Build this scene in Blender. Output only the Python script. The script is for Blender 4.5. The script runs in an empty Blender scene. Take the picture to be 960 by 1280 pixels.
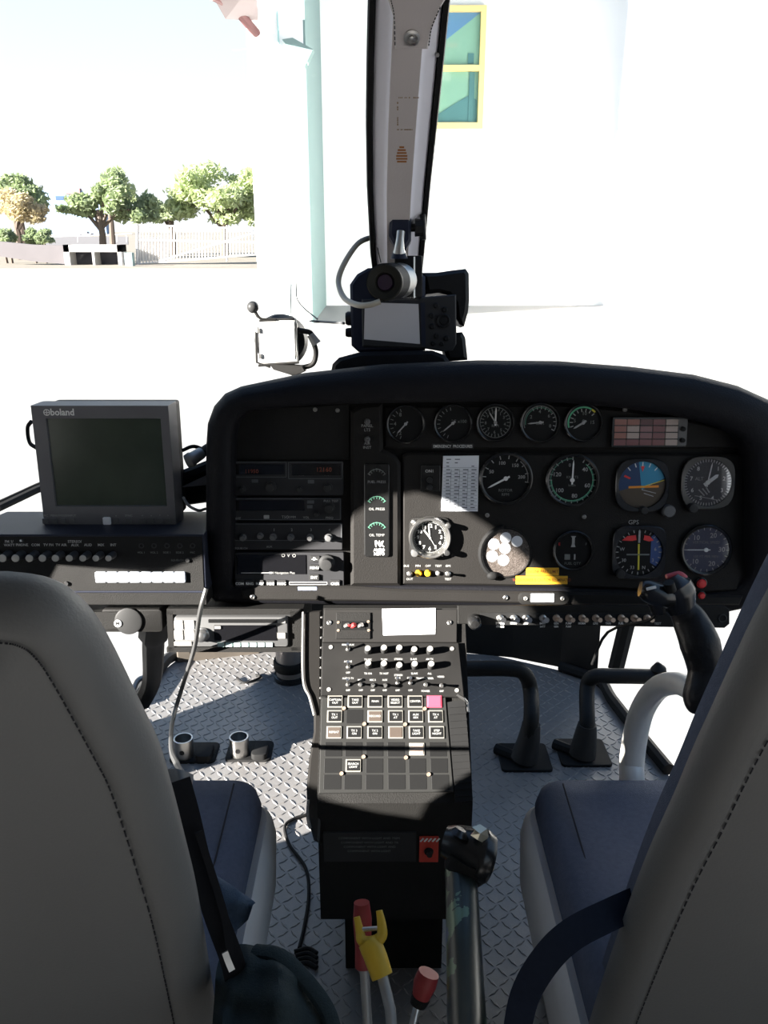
import bpy, bmesh, math, random
from mathutils import Matrix, Vector
random.seed(7)
SC = bpy.context.scene
# ------------------------------------------------------------------ camera, sky, sun, exposure
FPX = 1040.0; PITCH = math.radians(18.8); EYE = Vector((0, 0, 1.1))
cam_d = bpy.data.cameras.new('camera'); cam = bpy.data.objects.new('camera', cam_d)
SC.collection.objects.link(cam); SC.camera = cam
cam_d.sensor_fit = 'VERTICAL'; cam_d.sensor_height = 36.0; cam_d.lens = 36.0 * FPX / 1280.0
cam_d.clip_start = 0.02; cam_d.clip_end = 500
cam.location = EYE; cam.rotation_euler = (math.pi / 2 - PITCH, 0, 0)
SC.view_settings.view_transform = 'Standard'; SC.view_settings.look = 'None'
SC.view_settings.gamma = 1.0; SC.view_settings.use_curve_mapping = False
SC.view_settings.exposure = 0.7
SUN_DIR = Vector((1.7, 1.0, -0.6)).normalized()
w = bpy.data.worlds.new('sky'); SC.world = w; w.use_nodes = True
nt = w.node_tree; nt.nodes.clear()
wo = nt.nodes.new('ShaderNodeOutputWorld'); bg = nt.nodes.new('ShaderNodeBackground')
tc = nt.nodes.new('ShaderNodeTexCoord'); sep = nt.nodes.new('ShaderNodeSeparateXYZ')
rp = nt.nodes.new('ShaderNodeValToRGB')
nt.links.new(tc.outputs['Generated'], sep.inputs[0]); nt.links.new(sep.outputs['Z'], rp.inputs[0])
e = rp.color_ramp.elements
e[0].position = 0.0; e[0].color = (0.62, 0.64, 0.66, 1)
e[1].position = 1.0; e[1].color = (0.10, 0.18, 0.36, 1)
x = e.new(0.13); x.color = (0.56, 0.60, 0.63, 1)
x = e.new(0.21); x.color = (0.50, 0.57, 0.60, 1)
x = e.new(0.5); x.color = (0.20, 0.31, 0.46, 1)
nt.links.new(rp.outputs[0], bg.inputs[0]); bg.inputs[1].default_value = 1.2
nt.links.new(bg.outputs[0], wo.inputs[0])
sun_d = bpy.data.lights.new('sun', 'SUN'); sun = bpy.data.objects.new('sun', sun_d)
SC.collection.objects.link(sun); sun_d.energy = 24.0; sun_d.angle = math.radians(0.6)
sun_d.color = (1.0, 0.95, 0.88)
sun.rotation_euler = SUN_DIR.to_track_quat('-Z', 'Y').to_euler()
sun.location = (-6, -3, 5)

# ------------------------------------------------------------------ helpers: picture geometry
CT, ST = math.cos(PITCH), math.sin(PITCH)
def ray(px, py):
    a = (px - 480) / FPX; b = (640 - py) / FPX
    return Vector((a, CT + b * ST, -ST + b * CT))
def P(px, py, d): return EYE + ray(px, py) * d
def G(px, py, z=-0.8):
    r = ray(px, py); return EYE + r * ((z - EYE.z) / r.z)
def at_y(px, py, y):
    r = ray(px, py); return EYE + r * (y / r.y)

class Face:
    """a flat face in the place: origin, right axis, up axis, normal towards the viewer"""
    def __init__(s, px, py, d, tilt, yaw=0.0):
        t = math.radians(tilt); a = math.radians(yaw)
        s.o = P(px, py, d)
        R = Matrix.Rotation(a, 3, 'Z')
        s.x = R @ Vector((1, 0, 0)); s.n = R @ Vector((0, -math.cos(t), math.sin(t)))
        s.v = s.n.cross(s.x)
    def at(s, px, py, w=0.0):
        r = ray(px, py); o = s.o + s.n * w
        return EYE + r * ((o - EYE).dot(s.n) / r.dot(s.n))
    def loc(s, px, py, w=0.0):
        q = s.at(px, py, w) - s.o; return Vector((q.dot(s.x), q.dot(s.v)))
    def mat(s, px, py, w=0.0):
        p = s.at(px, py, w)
        return Matrix(((s.x.x, s.v.x, s.n.x, p.x), (s.x.y, s.v.y, s.n.y, p.y), (s.x.z, s.v.z, s.n.z, p.z), (0, 0, 0, 1)))
class Sub:
    """local pixel-to-metre map about a thing's centre on a face"""
    def __init__(s, F, px, py, w=0.0):
        s.F = F; s.c = F.loc(px, py, w); s.m = F.mat(px, py, w); s.w = w
        s.k = (F.loc(px + 5, py, w) - F.loc(px - 5, py, w)).x / 10
    def __call__(s, px, py, w=0.0): 
        q = s.F.loc(px, py, s.w + w) - s.c; return (q.x, q.y)

# ------------------------------------------------------------------ helpers: materials
MATS = {}
def mat(name, col, rough=0.6, metal=0.0, noise=0.0, nscale=20.0, bump=0.0, bscale=200.0, emit=None, spec=None, coat=0.0, dirt=None):
    if name in MATS: return MATS[name]
    m = bpy.data.materials.new(name); m.use_nodes = True; n = m.node_tree
    b = n.nodes['Principled BSDF']
    b.inputs['Base Color'].default_value = (*col, 1); b.inputs['Roughness'].default_value = rough
    b.inputs['Metallic'].default_value = metal
    if spec is None and metal == 0 and max(col) < 0.06 and rough > 0.3: spec = 0.18
    if spec is not None: b.inputs['Specular IOR Level'].default_value = spec
    if coat: b.inputs['Coat Weight'].default_value = coat
    tcn = n.nodes.new('ShaderNodeTexCoord')
    nz = n.nodes.new('ShaderNodeTexNoise'); nz.inputs['Scale'].default_value = nscale; nz.inputs['Detail'].default_value = 6
    n.links.new(tcn.outputs['Object'], nz.inputs['Vector'])
    mx = n.nodes.new('ShaderNodeMix'); mx.data_type = 'RGBA'
    d = dirt if dirt else tuple(c * (1 - noise) for c in col)
    l = col if dirt else tuple(min(1, c * (1 + noise)) for c in col)
    mx.inputs[6].default_value = (*d, 1); mx.inputs[7].default_value = (*l, 1)
    if dirt:
        cr = n.nodes.new('ShaderNodeValToRGB'); cr.color_ramp.elements[0].position = 0.35; cr.color_ramp.elements[1].position = 0.5
        n.links.new(nz.outputs['Fac'], cr.inputs[0]); n.links.new(cr.outputs[0], mx.inputs[0])
    else: n.links.new(nz.outputs['Fac'], mx.inputs[0])
    n.links.new(mx.outputs[2], b.inputs['Base Color'])
    if bump:
        n2 = n.nodes.new('ShaderNodeTexNoise'); n2.inputs['Scale'].default_value = bscale; n2.inputs['Detail'].default_value = 3
        n.links.new(tcn.outputs['Object'], n2.inputs['Vector'])
        bp = n.nodes.new('ShaderNodeBump'); bp.inputs['Strength'].default_value = bump; bp.inputs['Distance'].default_value = 0.002
        n.links.new(n2.outputs['Fac'], bp.inputs['Height']); n.links.new(bp.outputs[0], b.inputs['Normal'])
    if emit: b.inputs['Emission Color'].default_value = (*emit[0], 1); b.inputs['Emission Strength'].default_value = emit[1]
    MATS[name] = m; return m
def glassmat(name, tint=(1, 1, 1), refl=0.05, rough=0.02):
    if name in MATS: return MATS[name]
    m = bpy.data.materials.new(name); m.use_nodes = True; n = m.node_tree; n.nodes.clear()
    o = n.nodes.new('ShaderNodeOutputMaterial'); t = n.nodes.new('ShaderNodeBsdfTransparent'); g = n.nodes.new('ShaderNodeBsdfGlossy')
    t.inputs[0].default_value = (*tint, 1); g.inputs['Roughness'].default_value = rough
    x = n.nodes.new('ShaderNodeMixShader'); x.inputs[0].default_value = refl
    n.links.new(t.outputs[0], x.inputs[1]); n.links.new(g.outputs[0], x.inputs[2]); n.links.new(x.outputs[0], o.inputs[0])
    MATS[name] = m; return m
BLK = mat('black_crackle_paint', (0.0135, 0.013, 0.0122), 0.55, noise=0.25, bump=0.35, bscale=900)
PANEL = mat('charcoal_panel_paint', (0.0150, 0.0138, 0.0127), 0.6, noise=0.2, nscale=12, bump=0.3, bscale=700)
PAD = mat('black_padded_vinyl', (0.006, 0.006, 0.008), 0.6, noise=0.3, nscale=8, bump=0.4, bscale=500)
GLOSS = mat('black_gloss_plastic', (0.012, 0.012, 0.012), 0.25)
DIAL = mat('dial_black', (0.008, 0.008, 0.008), 0.5)
RUB = mat('black_rubber', (0.012, 0.012, 0.012), 0.7, noise=0.3)
GREYP = mat('grey_plastic', (0.11, 0.11, 0.11), 0.5, noise=0.1)
DKG = mat('dark_grey_plastic', (0.034, 0.034, 0.034), 0.5, noise=0.15)
MARK = mat('white_marking', (0.75, 0.75, 0.72), 0.6)
MARKD = mat('worn_white_marking', (0.35, 0.35, 0.34), 0.6, noise=0.4, nscale=200)
GREEN = mat('green_marking', (0.12, 0.5, 0.28), 0.6)
YEL = mat('yellow_marking', (0.7, 0.6, 0.05), 0.6)
REDM = mat('red_marking', (0.75, 0.04, 0.04), 0.5)
SILV = mat('bare_metal', (0.55, 0.54, 0.52), 0.35, 1.0, noise=0.15, nscale=60)
STEEL = mat('dull_steel', (0.38, 0.37, 0.35), 0.5, 0.6, noise=0.2, nscale=40)
PAPER = mat('white_paper', (0.82, 0.83, 0.86), 0.8, noise=0.02)
WBTN = mat('white_button', (0.72, 0.76, 0.82), 0.4)
ORANGE = mat('orange_plastic', (0.8, 0.28, 0.02), 0.45)
AMBER = mat('amber_plastic', (0.75, 0.4, 0.02), 0.35)
LABEL = mat('orange_label_tape', (0.85, 0.45, 0.03), 0.5)
GLASS = glassmat('instrument_glass', (1, 1, 1), 0.04)

# ------------------------------------------------------------------ helpers: mesh
TXT = {}
def text_polys(s, bold=0.0):
    key = (s, bold)
    if key in TXT: return TXT[key]
    c = bpy.data.curves.new('t', 'FONT'); c.body = s; c.size = 1.0; c.offset = bold; c.resolution_u = 2
    c.align_x = 'CENTER'; c.align_y = 'CENTER'
    o = bpy.data.objects.new('t', c); SC.collection.objects.link(o)
    dg = bpy.context.evaluated_depsgraph_get(); ev = o.evaluated_get(dg); me = ev.to_mesh()
    r = ([tuple(v.co) for v in me.vertices], [tuple(p.vertices) for p in me.polygons])
    ev.to_mesh_clear(); bpy.data.objects.remove(o); bpy.data.curves.remove(c)
    TXT[key] = r; return r

class MB:
    def __init__(s): s.V = []; s.F = []; s.MI = []; s.mi = 0; s.T = None
    def add(s, vs, fs):
        b = len(s.V)
        for v in vs:
            v = Vector(v); s.V.append(s.T @ v if s.T else v)
        for f in fs: s.F.append(tuple(i + b for i in f)); s.MI.append(s.mi)
    def loops(s, L, closed=True, cap0=True, cap1=True):
        n = len(L[0]); vs = [p for l in L for p in l]; fs = []
        for k in range(len(L) - 1):
            for i in range(n if closed else n - 1):
                j = (i + 1) % n
                fs.append((k * n + i, k * n + j, (k + 1) * n + j, (k + 1) * n + i))
        if cap0: fs.append(tuple(reversed(range(n))))
        if cap1: fs.append(tuple((len(L) - 1) * n + i for i in range(n)))
        s.add(vs, fs)
    def box(s, c, d, b=0.0):
        s.rbox(c[0], c[1], c[2] - d[2] / 2, c[2] + d[2] / 2, d[0], d[1], max(b, 0), b)
    def rbox(s, cx, cy, z0, z1, w, h, r=0.0, b=0.0, seg=4):
        """rectangle with rounded corners, extruded z0..z1, with a bevelled top edge"""
        r = min(r, w / 2 - 1e-5, h / 2 - 1e-5)
        def rr(w, h, r, z):
            if r <= 1e-6: return [(cx - w/2, cy - h/2, z), (cx + w/2, cy - h/2, z), (cx + w/2, cy + h/2, z), (cx - w/2, cy + h/2, z)]
            o = []
            for (sx, sy, a0) in ((1, -1, -90), (1, 1, 0), (-1, 1, 90), (-1, -1, 180)):
                for k in range(seg + 1):
                    a = math.radians(a0 + 90 * k / seg)
                    o.append((cx + sx * (w/2 - r) + r * math.cos(a), cy + sy * (h/2 - r) + r * math.sin(a), z))
            return o
        if b > 0: 
            ri = max(r - b, 1e-4) if r > 1e-6 else 0
            s.loops([rr(w, h, r, z0), rr(w, h, r, z1 - b), rr(w - 0.6*b, h - 0.6*b, max(r - 0.3*b, 1e-4) if r > 1e-6 else 0, z1 - 0.3*b), rr(w - 2*b, h - 2*b, ri, z1)])
        else: s.loops([rr(w, h, r, z0), rr(w, h, r, z1)])
    def poly(s, pts, z0, z1, b=0.0):
        L = [[(p[0], p[1], z0) for p in pts]]
        if b > 0:
            L.append([(p[0], p[1], z1 - b) for p in pts]); q = inset(pts, b); L.append([(p[0], p[1], z1) for p in q])
        else: L.append([(p[0], p[1], z1) for p in pts])
        s.loops(L)
    def lathe(s, prof, c=(0, 0, 0), seg=24, caps=True):
        L = [[(c[0] + r * math.cos(2*math.pi*i/seg), c[1] + r * math.sin(2*math.pi*i/seg), c[2] + z) for i in range(seg)] for r, z in prof]
        s.loops(L, True, caps, caps)
    def cyl(s, x, y, z0, z1, r, r1=None, seg=20, b=0.0):
        r1 = r if r1 is None else r1
        pr = [(r, z0), (r1, z1 - b), (r1 - b, z1)] if b > 0 else [(r, z0), (r1, z1)]
        s.lathe(pr, (x, y, 0), seg)
    def ring(s, x, y, z0, z1, ri, ro, seg=32):
        s.lathe([(ri, z0), (ri, z1), ((ri+ro)/2, z1 + (ro-ri)*0.2), (ro, z1), (ro, z0), (ri, z0)], (x, y, 0), seg, False)
    def tube(s, pts, r, seg=10, flat=1.0):
        pts = [Vector(p) for p in pts]; n = len(pts)
        rs = r if isinstance(r, (list, tuple)) else [r] * n
        L = []; up = None
        for i, p in enumerate(pts):
            t = (pts[min(i+1, n-1)] - pts[max(i-1, 0)]).normalized()
            if up is None:
                up = Vector((0, 0, 1)) if abs(t.z) < 0.9 else Vector((1, 0, 0))
            a = t.cross(up).normalized(); up = a.cross(t).normalized()
            L.append([p + (a * math.cos(2*math.pi*k/seg) + up * math.sin(2*math.pi*k/seg) * flat) * rs[i] for k in range(seg)])
        s.loops(L)
    def line(s, x0, y0, x1, y1, w, z, h=0.0004):
        d = Vector((x1 - x0, y1 - y0)); 
        if d.length < 1e-7: return
        d.normalize(); q = Vector((-d.y, d.x)) * w / 2
        s.poly([(x0 - q.x, y0 - q.y), (x1 - q.x, y1 - q.y), (x1 + q.x, y1 + q.y), (x0 + q.x, y0 + q.y)], z, z + h)
    def arc(s, x, y, r, a0, a1, w, z, seg=None):
        n = seg or max(3, int(abs(a1 - a0) / 9)); L = []
        for i in range(n):
            A, B = [math.radians(a0 + (a1 - a0) * (i + k) / n) for k in (0, 1)]
            s.poly([(x + (r-w/2)*math.cos(A), y + (r-w/2)*math.sin(A)), (x + (r+w/2)*math.cos(A), y + (r+w/2)*math.sin(A)),
                    (x + (r+w/2)*math.cos(B), y + (r+w/2)*math.sin(B)), (x + (r-w/2)*math.cos(B), y + (r-w/2)*math.sin(B))], z, z + 0.0004)
    def text(s, t, x, y, z, size, sx=1.0, rot=0.0, bold=0.0):
        vs, fs = text_polys(t, bold); c, q = math.cos(rot), math.sin(rot)
        s.add([(x + (v[0]*sx*c - v[1]*q) * size, y + (v[0]*sx*q + v[1]*c) * size, z) for v in vs], fs)
    def sphere(s, c, r, seg=16, rings=10, sc=(1, 1, 1)):
        L = []
        for k in range(1, rings):
            a = math.pi * k / rings
            L.append([(c[0] + sc[0]*r*math.sin(a)*math.cos(2*math.pi*i/seg), c[1] + sc[1]*r*math.sin(a)*math.sin(2*math.pi*i/seg), c[2] - sc[2]*r*math.cos(a)) for i in range(seg)])
        s.loops(L)
def inset(pts, d):
    n = len(pts); A = sum(pts[i][0]*pts[(i+1) % n][1] - pts[(i+1) % n][0]*pts[i][1] for i in range(n))
    sg = 1 if A > 0 else -1; o = []
    for i in range(n):
        p0, p, p1 = Vector(pts[i-1][:2]), Vector(pts[i][:2]), Vector(pts[(i+1) % n][:2])
        a = (p - p0).normalized(); b = (p1 - p).normalized()
        na = Vector((-a.y, a.x)) * sg; nb = Vector((-b.y, b.x)) * sg
        m = na + nb
        m = m.normalized() if m.length > 1e-6 else na
        q = p + m * d / max(0.5, m.dot(na)); o.append((q.x, q.y))
    return o
def smooth_pts(pts, n=8, closed=False):
    """Catmull-Rom through points"""
    P_ = [Vector(p) for p in pts]; N = len(P_); o = []
    rng = range(N if closed else N - 1)
    for i in rng:
        p0 = P_[(i-1) % N] if closed or i > 0 else P_[0] * 2 - P_[1]
        p1 = P_[i]; p2 = P_[(i+1) % N]
        p3 = P_[(i+2) % N] if closed or i + 2 < N else P_[-1] * 2 - P_[-2]
        for k in range(n):
            t = k / n
            o.append(0.5 * ((2*p1) + (p2-p0)*t + (2*p0-5*p1+4*p2-p3)*t*t + (3*p1-p0-3*p2+p3)*t**3))
    if not closed: o.append(P_[-1])
    return o
def obj(name, m, mats, parent=None, mtx=None, smooth=False, sub=0, label=None, kind=None, bevel=0.0, recalc=True):
    if not isinstance(mats, (list, tuple)): mats = [mats]
    me = bpy.data.meshes.new(name); me.from_pydata([tuple(v) for v in m.V], [], m.F)
    for i, p in enumerate(me.polygons): p.material_index = m.MI[i]
    for q in mats: me.materials.append(q)
    if recalc:
        b = bmesh.new(); b.from_mesh(me); bmesh.ops.recalc_face_normals(b, faces=b.faces); b.to_mesh(me); b.free()
    if smooth:
        me.polygons.foreach_set('use_smooth', [True] * len(me.polygons))
        try: me.set_sharp_from_angle(angle=math.radians(38 if smooth is True else smooth))
        except Exception: pass
    me.update()
    o = bpy.data.objects.new(name, me); SC.collection.objects.link(o)
    if parent: o.parent = parent
    if mtx is not None: o.matrix_world = mtx
    if sub:
        s = o.modifiers.new('sub', 'SUBSURF'); s.levels = s.render_levels = sub
    if bevel:
        s = o.modifiers.new('bev', 'BEVEL'); s.width = bevel; s.segments = 2; s.limit_method = 'ANGLE'
    if label: o['label'] = label
    if kind: o['kind'] = kind
    return o
def thing(name, label, cat, mtx=None, group=None):
    o = bpy.data.objects.new(name, None); SC.collection.objects.link(o); o.empty_display_size = 0.02
    if mtx is not None: o.matrix_world = mtx if isinstance(mtx, Matrix) else Matrix.Translation(mtx)
    return tag(o, label, cat, group)
def tag(o, label, cat, group=None):
    o['label'] = label; o['category'] = cat
    if group: o['group'] = group
    return o
def struct(name, m, mats, **k): return obj(name, m, mats, kind='structure', **k)
def copy_tree(o, parent=None):
    c = o.copy(); SC.collection.objects.link(c)
    if parent is not None: c.parent = parent
    for ch in o.children: copy_tree(ch, c)
    return c
def wall_with_hole(name, X, outer, holes, m, th=0.012):
    """a sheet standing in the plane x = X with openings cut through"""
    bm = bmesh.new(); edges = []
    for loop in [outer] + holes:
        vs = [bm.verts.new((X, y, z)) for y, z in loop]
        for i in range(len(vs)): edges.append(bm.edges.new((vs[i], vs[(i+1) % len(vs)])))
    bmesh.ops.triangle_fill(bm, use_beauty=True, use_dissolve=False, edges=edges)
    r = bmesh.ops.extrude_face_region(bm, geom=list(bm.faces))
    for v in r['geom']:
        if isinstance(v, bmesh.types.BMVert): v.co.x -= th
    bmesh.ops.recalc_face_normals(bm, faces=bm.faces)
    me = bpy.data.meshes.new(name); bm.to_mesh(me); bm.free(); me.materials.append(m)
    o = bpy.data.objects.new(name, me); SC.collection.objects.link(o); o['kind'] = 'structure'; return o

# ================================================================== OUTSIDE
PAVE = mat('sunlit_concrete', (0.27, 0.265, 0.255), 0.9, noise=0.06, nscale=0.5)
DIRT = mat('dry_dirt', (0.21, 0.185, 0.15), 0.95, noise=0.25, nscale=1.5)
WALLW = mat('white_hangar_siding', (0.90, 0.90, 0.89), 0.8, noise=0.03, nscale=2)
TEAL = mat('teal_paint_and_wing_shade', (0.165, 0.245, 0.24), 0.8, noise=0.04, nscale=2)
m = MB(); m.mi = 0
m.add([(-150, -30, -0.8), (150, -30, -0.8), (150, 160, -0.8), (-150, 160, -0.8)], [(0, 1, 2, 3)])
struct('ground', m, PAVE)
m = MB(); m.poly([G(800, 402)[:2], G(960, 466)[:2], (G(960, 466) + Vector((0.06, 0, 0)))[:2], (G(800, 402) + Vector((0.06, 0, 0)))[:2]], -0.799, -0.796)
struct('trim_7', m, mat('expansion_joint', (0.16, 0.15, 0.14), 0.9))
# hangar: main wall, projecting wing with its right-face shade put into a darker teal, right return wall
m = MB()
yw, yf = 22.3, 18.0
xl = at_y(320, 300, yf).x; xr = at_y(386, 300, yf).x
m.box(((xl + xr) / 2, (yf + yw) / 2, 6.2), (xr - xl, yw - yf, 14.0))
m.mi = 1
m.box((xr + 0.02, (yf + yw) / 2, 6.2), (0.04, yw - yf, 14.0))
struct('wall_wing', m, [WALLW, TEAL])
m = MB(); m.box((xr + 10, yw + 0.15, 6.2), (20, 0.3, 14.0)); struct('wall_hangar', m, WALLW)
m = MB(); m.box((5.75, 14.5, 1.4), (0.3, 14.0, 4.4)); struct('wall_return', m, WALLW)
m = MB(); a, b = Vector((5.59, 20.5, 2.72)), Vector((5.59, 8, 2.3)); m.tube([a, b], 0.012, 6)
m.tube([a + Vector((0, 0, 1)), b + Vector((0, 0, 1))], 0.02, 6); struct('trim_8', m, mat('flashing_grey', (0.5, 0.48, 0.46), 0.7))
# seam conduit on the wing face + lower gap detail
m = MB(); p0, p1 = at_y(344, -60, yf - 0.04), at_y(343, 398, yf - 0.04)
m.tube([p0, (p0.x, p0.y, p1.z)], 0.018, 8)
tag(obj('wall_conduit', m, mat('pale_teal_paint', (0.40, 0.62, 0.62), 0.7)), 'thin pale teal conduit running down the white wing wall', 'conduit')
m = MB(); p0 = at_y(378, 352, 12.0); p1 = at_y(388, 400, 12.0)
m.tube([p0, (p0.x, p0.y, p0.z - 0.34), p1 + Vector((-0.02, 0, 0.12)), p1], 0.012, 8)
# wedge wall lamp
t = thing('wall_lamp', 'pale teal wedge-shaped wall lamp high on the white wing wall', 'lamp', at_y(374, 70, yf - 0.02))
m = MB(); L = []
for (px, py) in ((355, 54), (368, 52), (393, 66), (383, 87)):
    q = at_y(px, py, yf) - at_y(374, 70, yf); L.append((q.x, q.z))
m.loops([[(x, -0.35, z) for x, z in L], [(x, 0.0, z) for x, z in L]]); obj('housing', m, TEAL, t)
m = MB(); m.box((0.06, -0.2, -0.16), (0.25, 0.22, 0.03)); obj('lens', m, mat('lamp_lens', (0.6, 0.75, 0.72), 0.3), t)
# roof corner with red-brown brace
t = thing('roof_overhang', 'pale pink roof corner with red-brown edge and brace above the wing wall', 'roof', at_y(320, 20, yf))
o0 = at_y(320, 20, yf)
def lq(px, py, y): q = at_y(px, py, y) - o0; return (q.x, q.y, q.z)
m = MB(); U = [lq(266, -4, 16.5), lq(282, 24, 17.2), lq(322, 26, 18.0), lq(322, -30, 16.0)]
m.loops([U, [(a, b, c + 0.25) for a, b, c in U]]); obj('soffit', m, mat('pink_soffit', (0.30, 0.25, 0.25), 0.8), t)
m = MB(); m.tube([lq(292, 8, 17.3), lq(321, 42, 17.9)], 0.085, 8); m.tube([lq(265, -4, 16.45), lq(296, 12, 17.3)], 0.06, 8)
obj('brace', m, mat('red_brown_paint', (0.15, 0.055, 0.055), 0.6), t)
# hangar window
def ww(px, py): q = at_y(px, py, yw - 0.02); return (q.x, q.z)
x0, z1 = ww(540, 8); x1, _ = ww(608, 8); _, z0 = ww(560, 161); _, zm = ww(560, 86)
t = thing('hangar_window', 'yellow-framed two-pane window with green reflections coloured into the glass in the white hangar wall', 'window', (x1, yw - 0.02, z0))
FR = mat('yellow_frame', (0.85, 0.66, 0.28), 0.6); fw = 0.13
m = MB()
for (a, b, c, d) in ((x0, x1, z0, z0 + fw), (x0, x1, z1 - fw, z1), (x0, x0 + fw, z0 + fw, z1 - fw), (x1 - fw, x1, z0 + fw, z1 - fw), (x0 + fw, x1 - fw, zm - fw/2, zm + fw/2)):
    m.box(((a + b)/2 - x1, -0.06, (c + d)/2 - z0), (b - a, 0.14, d - c))
obj('frame', m, FR, t)
for (c, d, k) in ((z0 + fw, zm - fw/2, 0), (zm + fw/2, z1 - fw, 1)):
    m = MB(); m.box(((x0 + x1)/2 - x1, 0.0, (c + d)/2 - z0), (x1 - x0 - 2*fw, 0.02, d - c))
    gp = obj('pane', m, mat('reflected_green_glass', (0.22, 0.42, 0.31), 0.15), t)  # green stands for the scene reflected in the glass
    m = MB()
    X0, X1 = x0 + fw - x1, -fw
    if k:  # flat pieces added for the shapes reflected in the glass
        m.loops([[(X0, y, d - z0), (X1, y, d - z0), (X0, y, d - z0 - 0.72)] for y in (-0.03, -0.012)])
        obj('reflected_patch', m, mat('reflected_blue', (0.10, 0.24, 0.40), 0.6), gp)
        m = MB(); m.box((X1 - 0.2, -0.025, c - z0 + 0.15), (0.14, 0.02, 0.22)); obj('rail', m, mat('reflected_dark_green', (0.07, 0.20, 0.20), 0.6), gp)
    else:
        m.loops([[(X0, y, c - z0), (X1 - 0.03, y, c - z0), (X1 - 0.03, y, c - z0 + 0.5), (X1 - 0.2, y, c - z0 + 0.62), (X0, y, c - z0 + 0.16)] for y in (-0.03, -0.012)])
        m.box((X1 - 0.16, -0.03, (c + d)/2 - z0), (0.13, 0.02, d - c - 0.02))
        obj('rail', m, mat('reflected_dark_green', (0.07, 0.20, 0.20), 0.6), gp)  # dark green reflected shapes, no real rail

# far ground, road, culvert, retaining wall
m = MB(); m.poly([G(-200, 336)[:2], G(330, 336)[:2], G(330, 290)[:2], G(-900, 290)[:2]], -0.8, -0.78); struct('ground_far', m, DIRT)
m = MB(); m.poly([G(-200, 312)[:2], G(75, 312)[:2], G(160, 306)[:2], G(160, 296)[:2], G(-200, 296)[:2]], -0.78, -0.76); struct('road', m, mat('pale_asphalt', (0.16, 0.148, 0.148), 0.9))
CON = mat('grey_concrete', (0.11, 0.10, 0.105), 0.9, noise=0.15, nscale=1)
def gq(px, py): v = G(px, py); return v
t = thing('culvert', 'low concrete culvert with two dark square openings beside the white gate', 'culvert', gq(118, 332))
c0 = gq(118, 332); k = c0.y / 1000.0 * 0.9577
m = MB(); W = 0.047 * 33
def cbox(xa, xb, za, zb, ya=0, yb=1.0): m.box(((xa + xb)/2 - c0.x, (ya + yb)/2, (za + zb)/2 - c0.z), (xb - xa, yb - ya, zb - za))
def cx(px): return at_y(px, 320, c0.y).x
def cz(py): return at_y(118, py, c0.y).z
cbox(cx(80), cx(152), cz(315), cz(306)); cbox(cx(80), cx(87), cz(336), cz(306)); cbox(cx(115), cx(118), cz(336), cz(315)); cbox(cx(147), cx(152), cz(336), cz(306))
obj('concrete_frame', m, mat('pale_concrete', (0.36, 0.35, 0.34), 0.9), t)
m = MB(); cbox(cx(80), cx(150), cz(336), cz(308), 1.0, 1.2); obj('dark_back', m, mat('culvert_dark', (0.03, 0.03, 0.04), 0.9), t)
m = MB(); q = [at_y(-60, 300, c0.y), at_y(85, 308, c0.y)]
L = [(at_y(-60, 298, 44).x, cz(300)), (cx(40), cz(306)), (cx(86), cz(307)), (cx(86), cz(331)), (cx(40), cz(327)), (at_y(-60, 298, 44).x, cz(318))]
m.loops([[(x, c0.y + 0.2, z) for x, z in L], [(x, c0.y + 0.6, z) for x, z in L]]); struct('wall_retaining', m, CON)
# white gate
WM = mat('white_metal_paint', (0.62, 0.60, 0.58), 0.6)
gy = G(250, 331).y
t = thing('sliding_gate', 'white metal gate of thin upright bars left of the hangar', 'gate', (at_y(172, 300, gy).x, gy, -0.8))
def gl(px, py, y=None): q = at_y(px, py, gy); return (q.x - at_y(172, 300, gy).x, 0.0, q.z + 0.8)
m = MB()
for a, b in (((170, 281), (322, 286)), ((172, 330), (322, 318)), ((200, 326), (322, 290)), ((172, 300), (322, 303))):
    m.tube([gl(*a), gl(*b)], 0.05, 6)
m.tube([gl(172, 280), gl(172, 333)], 0.09, 6); m.tube([gl(284, 282), gl(284, 326)], 0.06, 6)
obj('rails', m, WM, t)
for i in range(38):
    px = 175 + i * 3.9
    m = MB(); m.tube([gl(px, 281 + (px - 170) * 0.033), gl(px, 330 - (px - 172) * 0.08)], 0.042, 5); obj('bar', m, WM, t)
m = MB()
for (xa, xb, ya, yb) in ((172, 208, 296, 326),):
    q0, q1 = gl(xa, yb), gl(xb, ya); m.box(((q0[0]+q1[0])/2, 0.08, (q0[2]+q1[2])/2), (q1[0]-q0[0], 0.04, q1[2]-q0[2]))
obj('infill_panel', m, WM, t)
m = MB(); p = G(163, 333); m.box((0, 0, 0.35), (0.42, 0.42, 0.7), 0.02)
o = obj('utility_box', m, TEAL, None, Matrix.Translation(p)); tag(o, 'small teal utility box at the left foot of the gate', 'utility box')
# guard rail posts far
t = thing('guard_rail', 'low white road guard rail left of the gate behind the culvert', 'rail', G(128, 303))
m = MB(); p = G(128, 303); yv = p.y
for a, b in (((128, 294), (165, 292)), ((60, 296), (128, 294))):
    m.tube([at_y(*a, yv) - p, at_y(*b, yv) - p], 0.06, 6)
obj('beam', m, WM, t)
for px in (66, 97, 128, 146, 158):
    m = MB(); m.tube([at_y(px, 294, yv) - p, Vector(((at_y(px, 300, yv) - p).x, 0, 0))], 0.05, 6); obj('post', m, WM, t)
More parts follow.
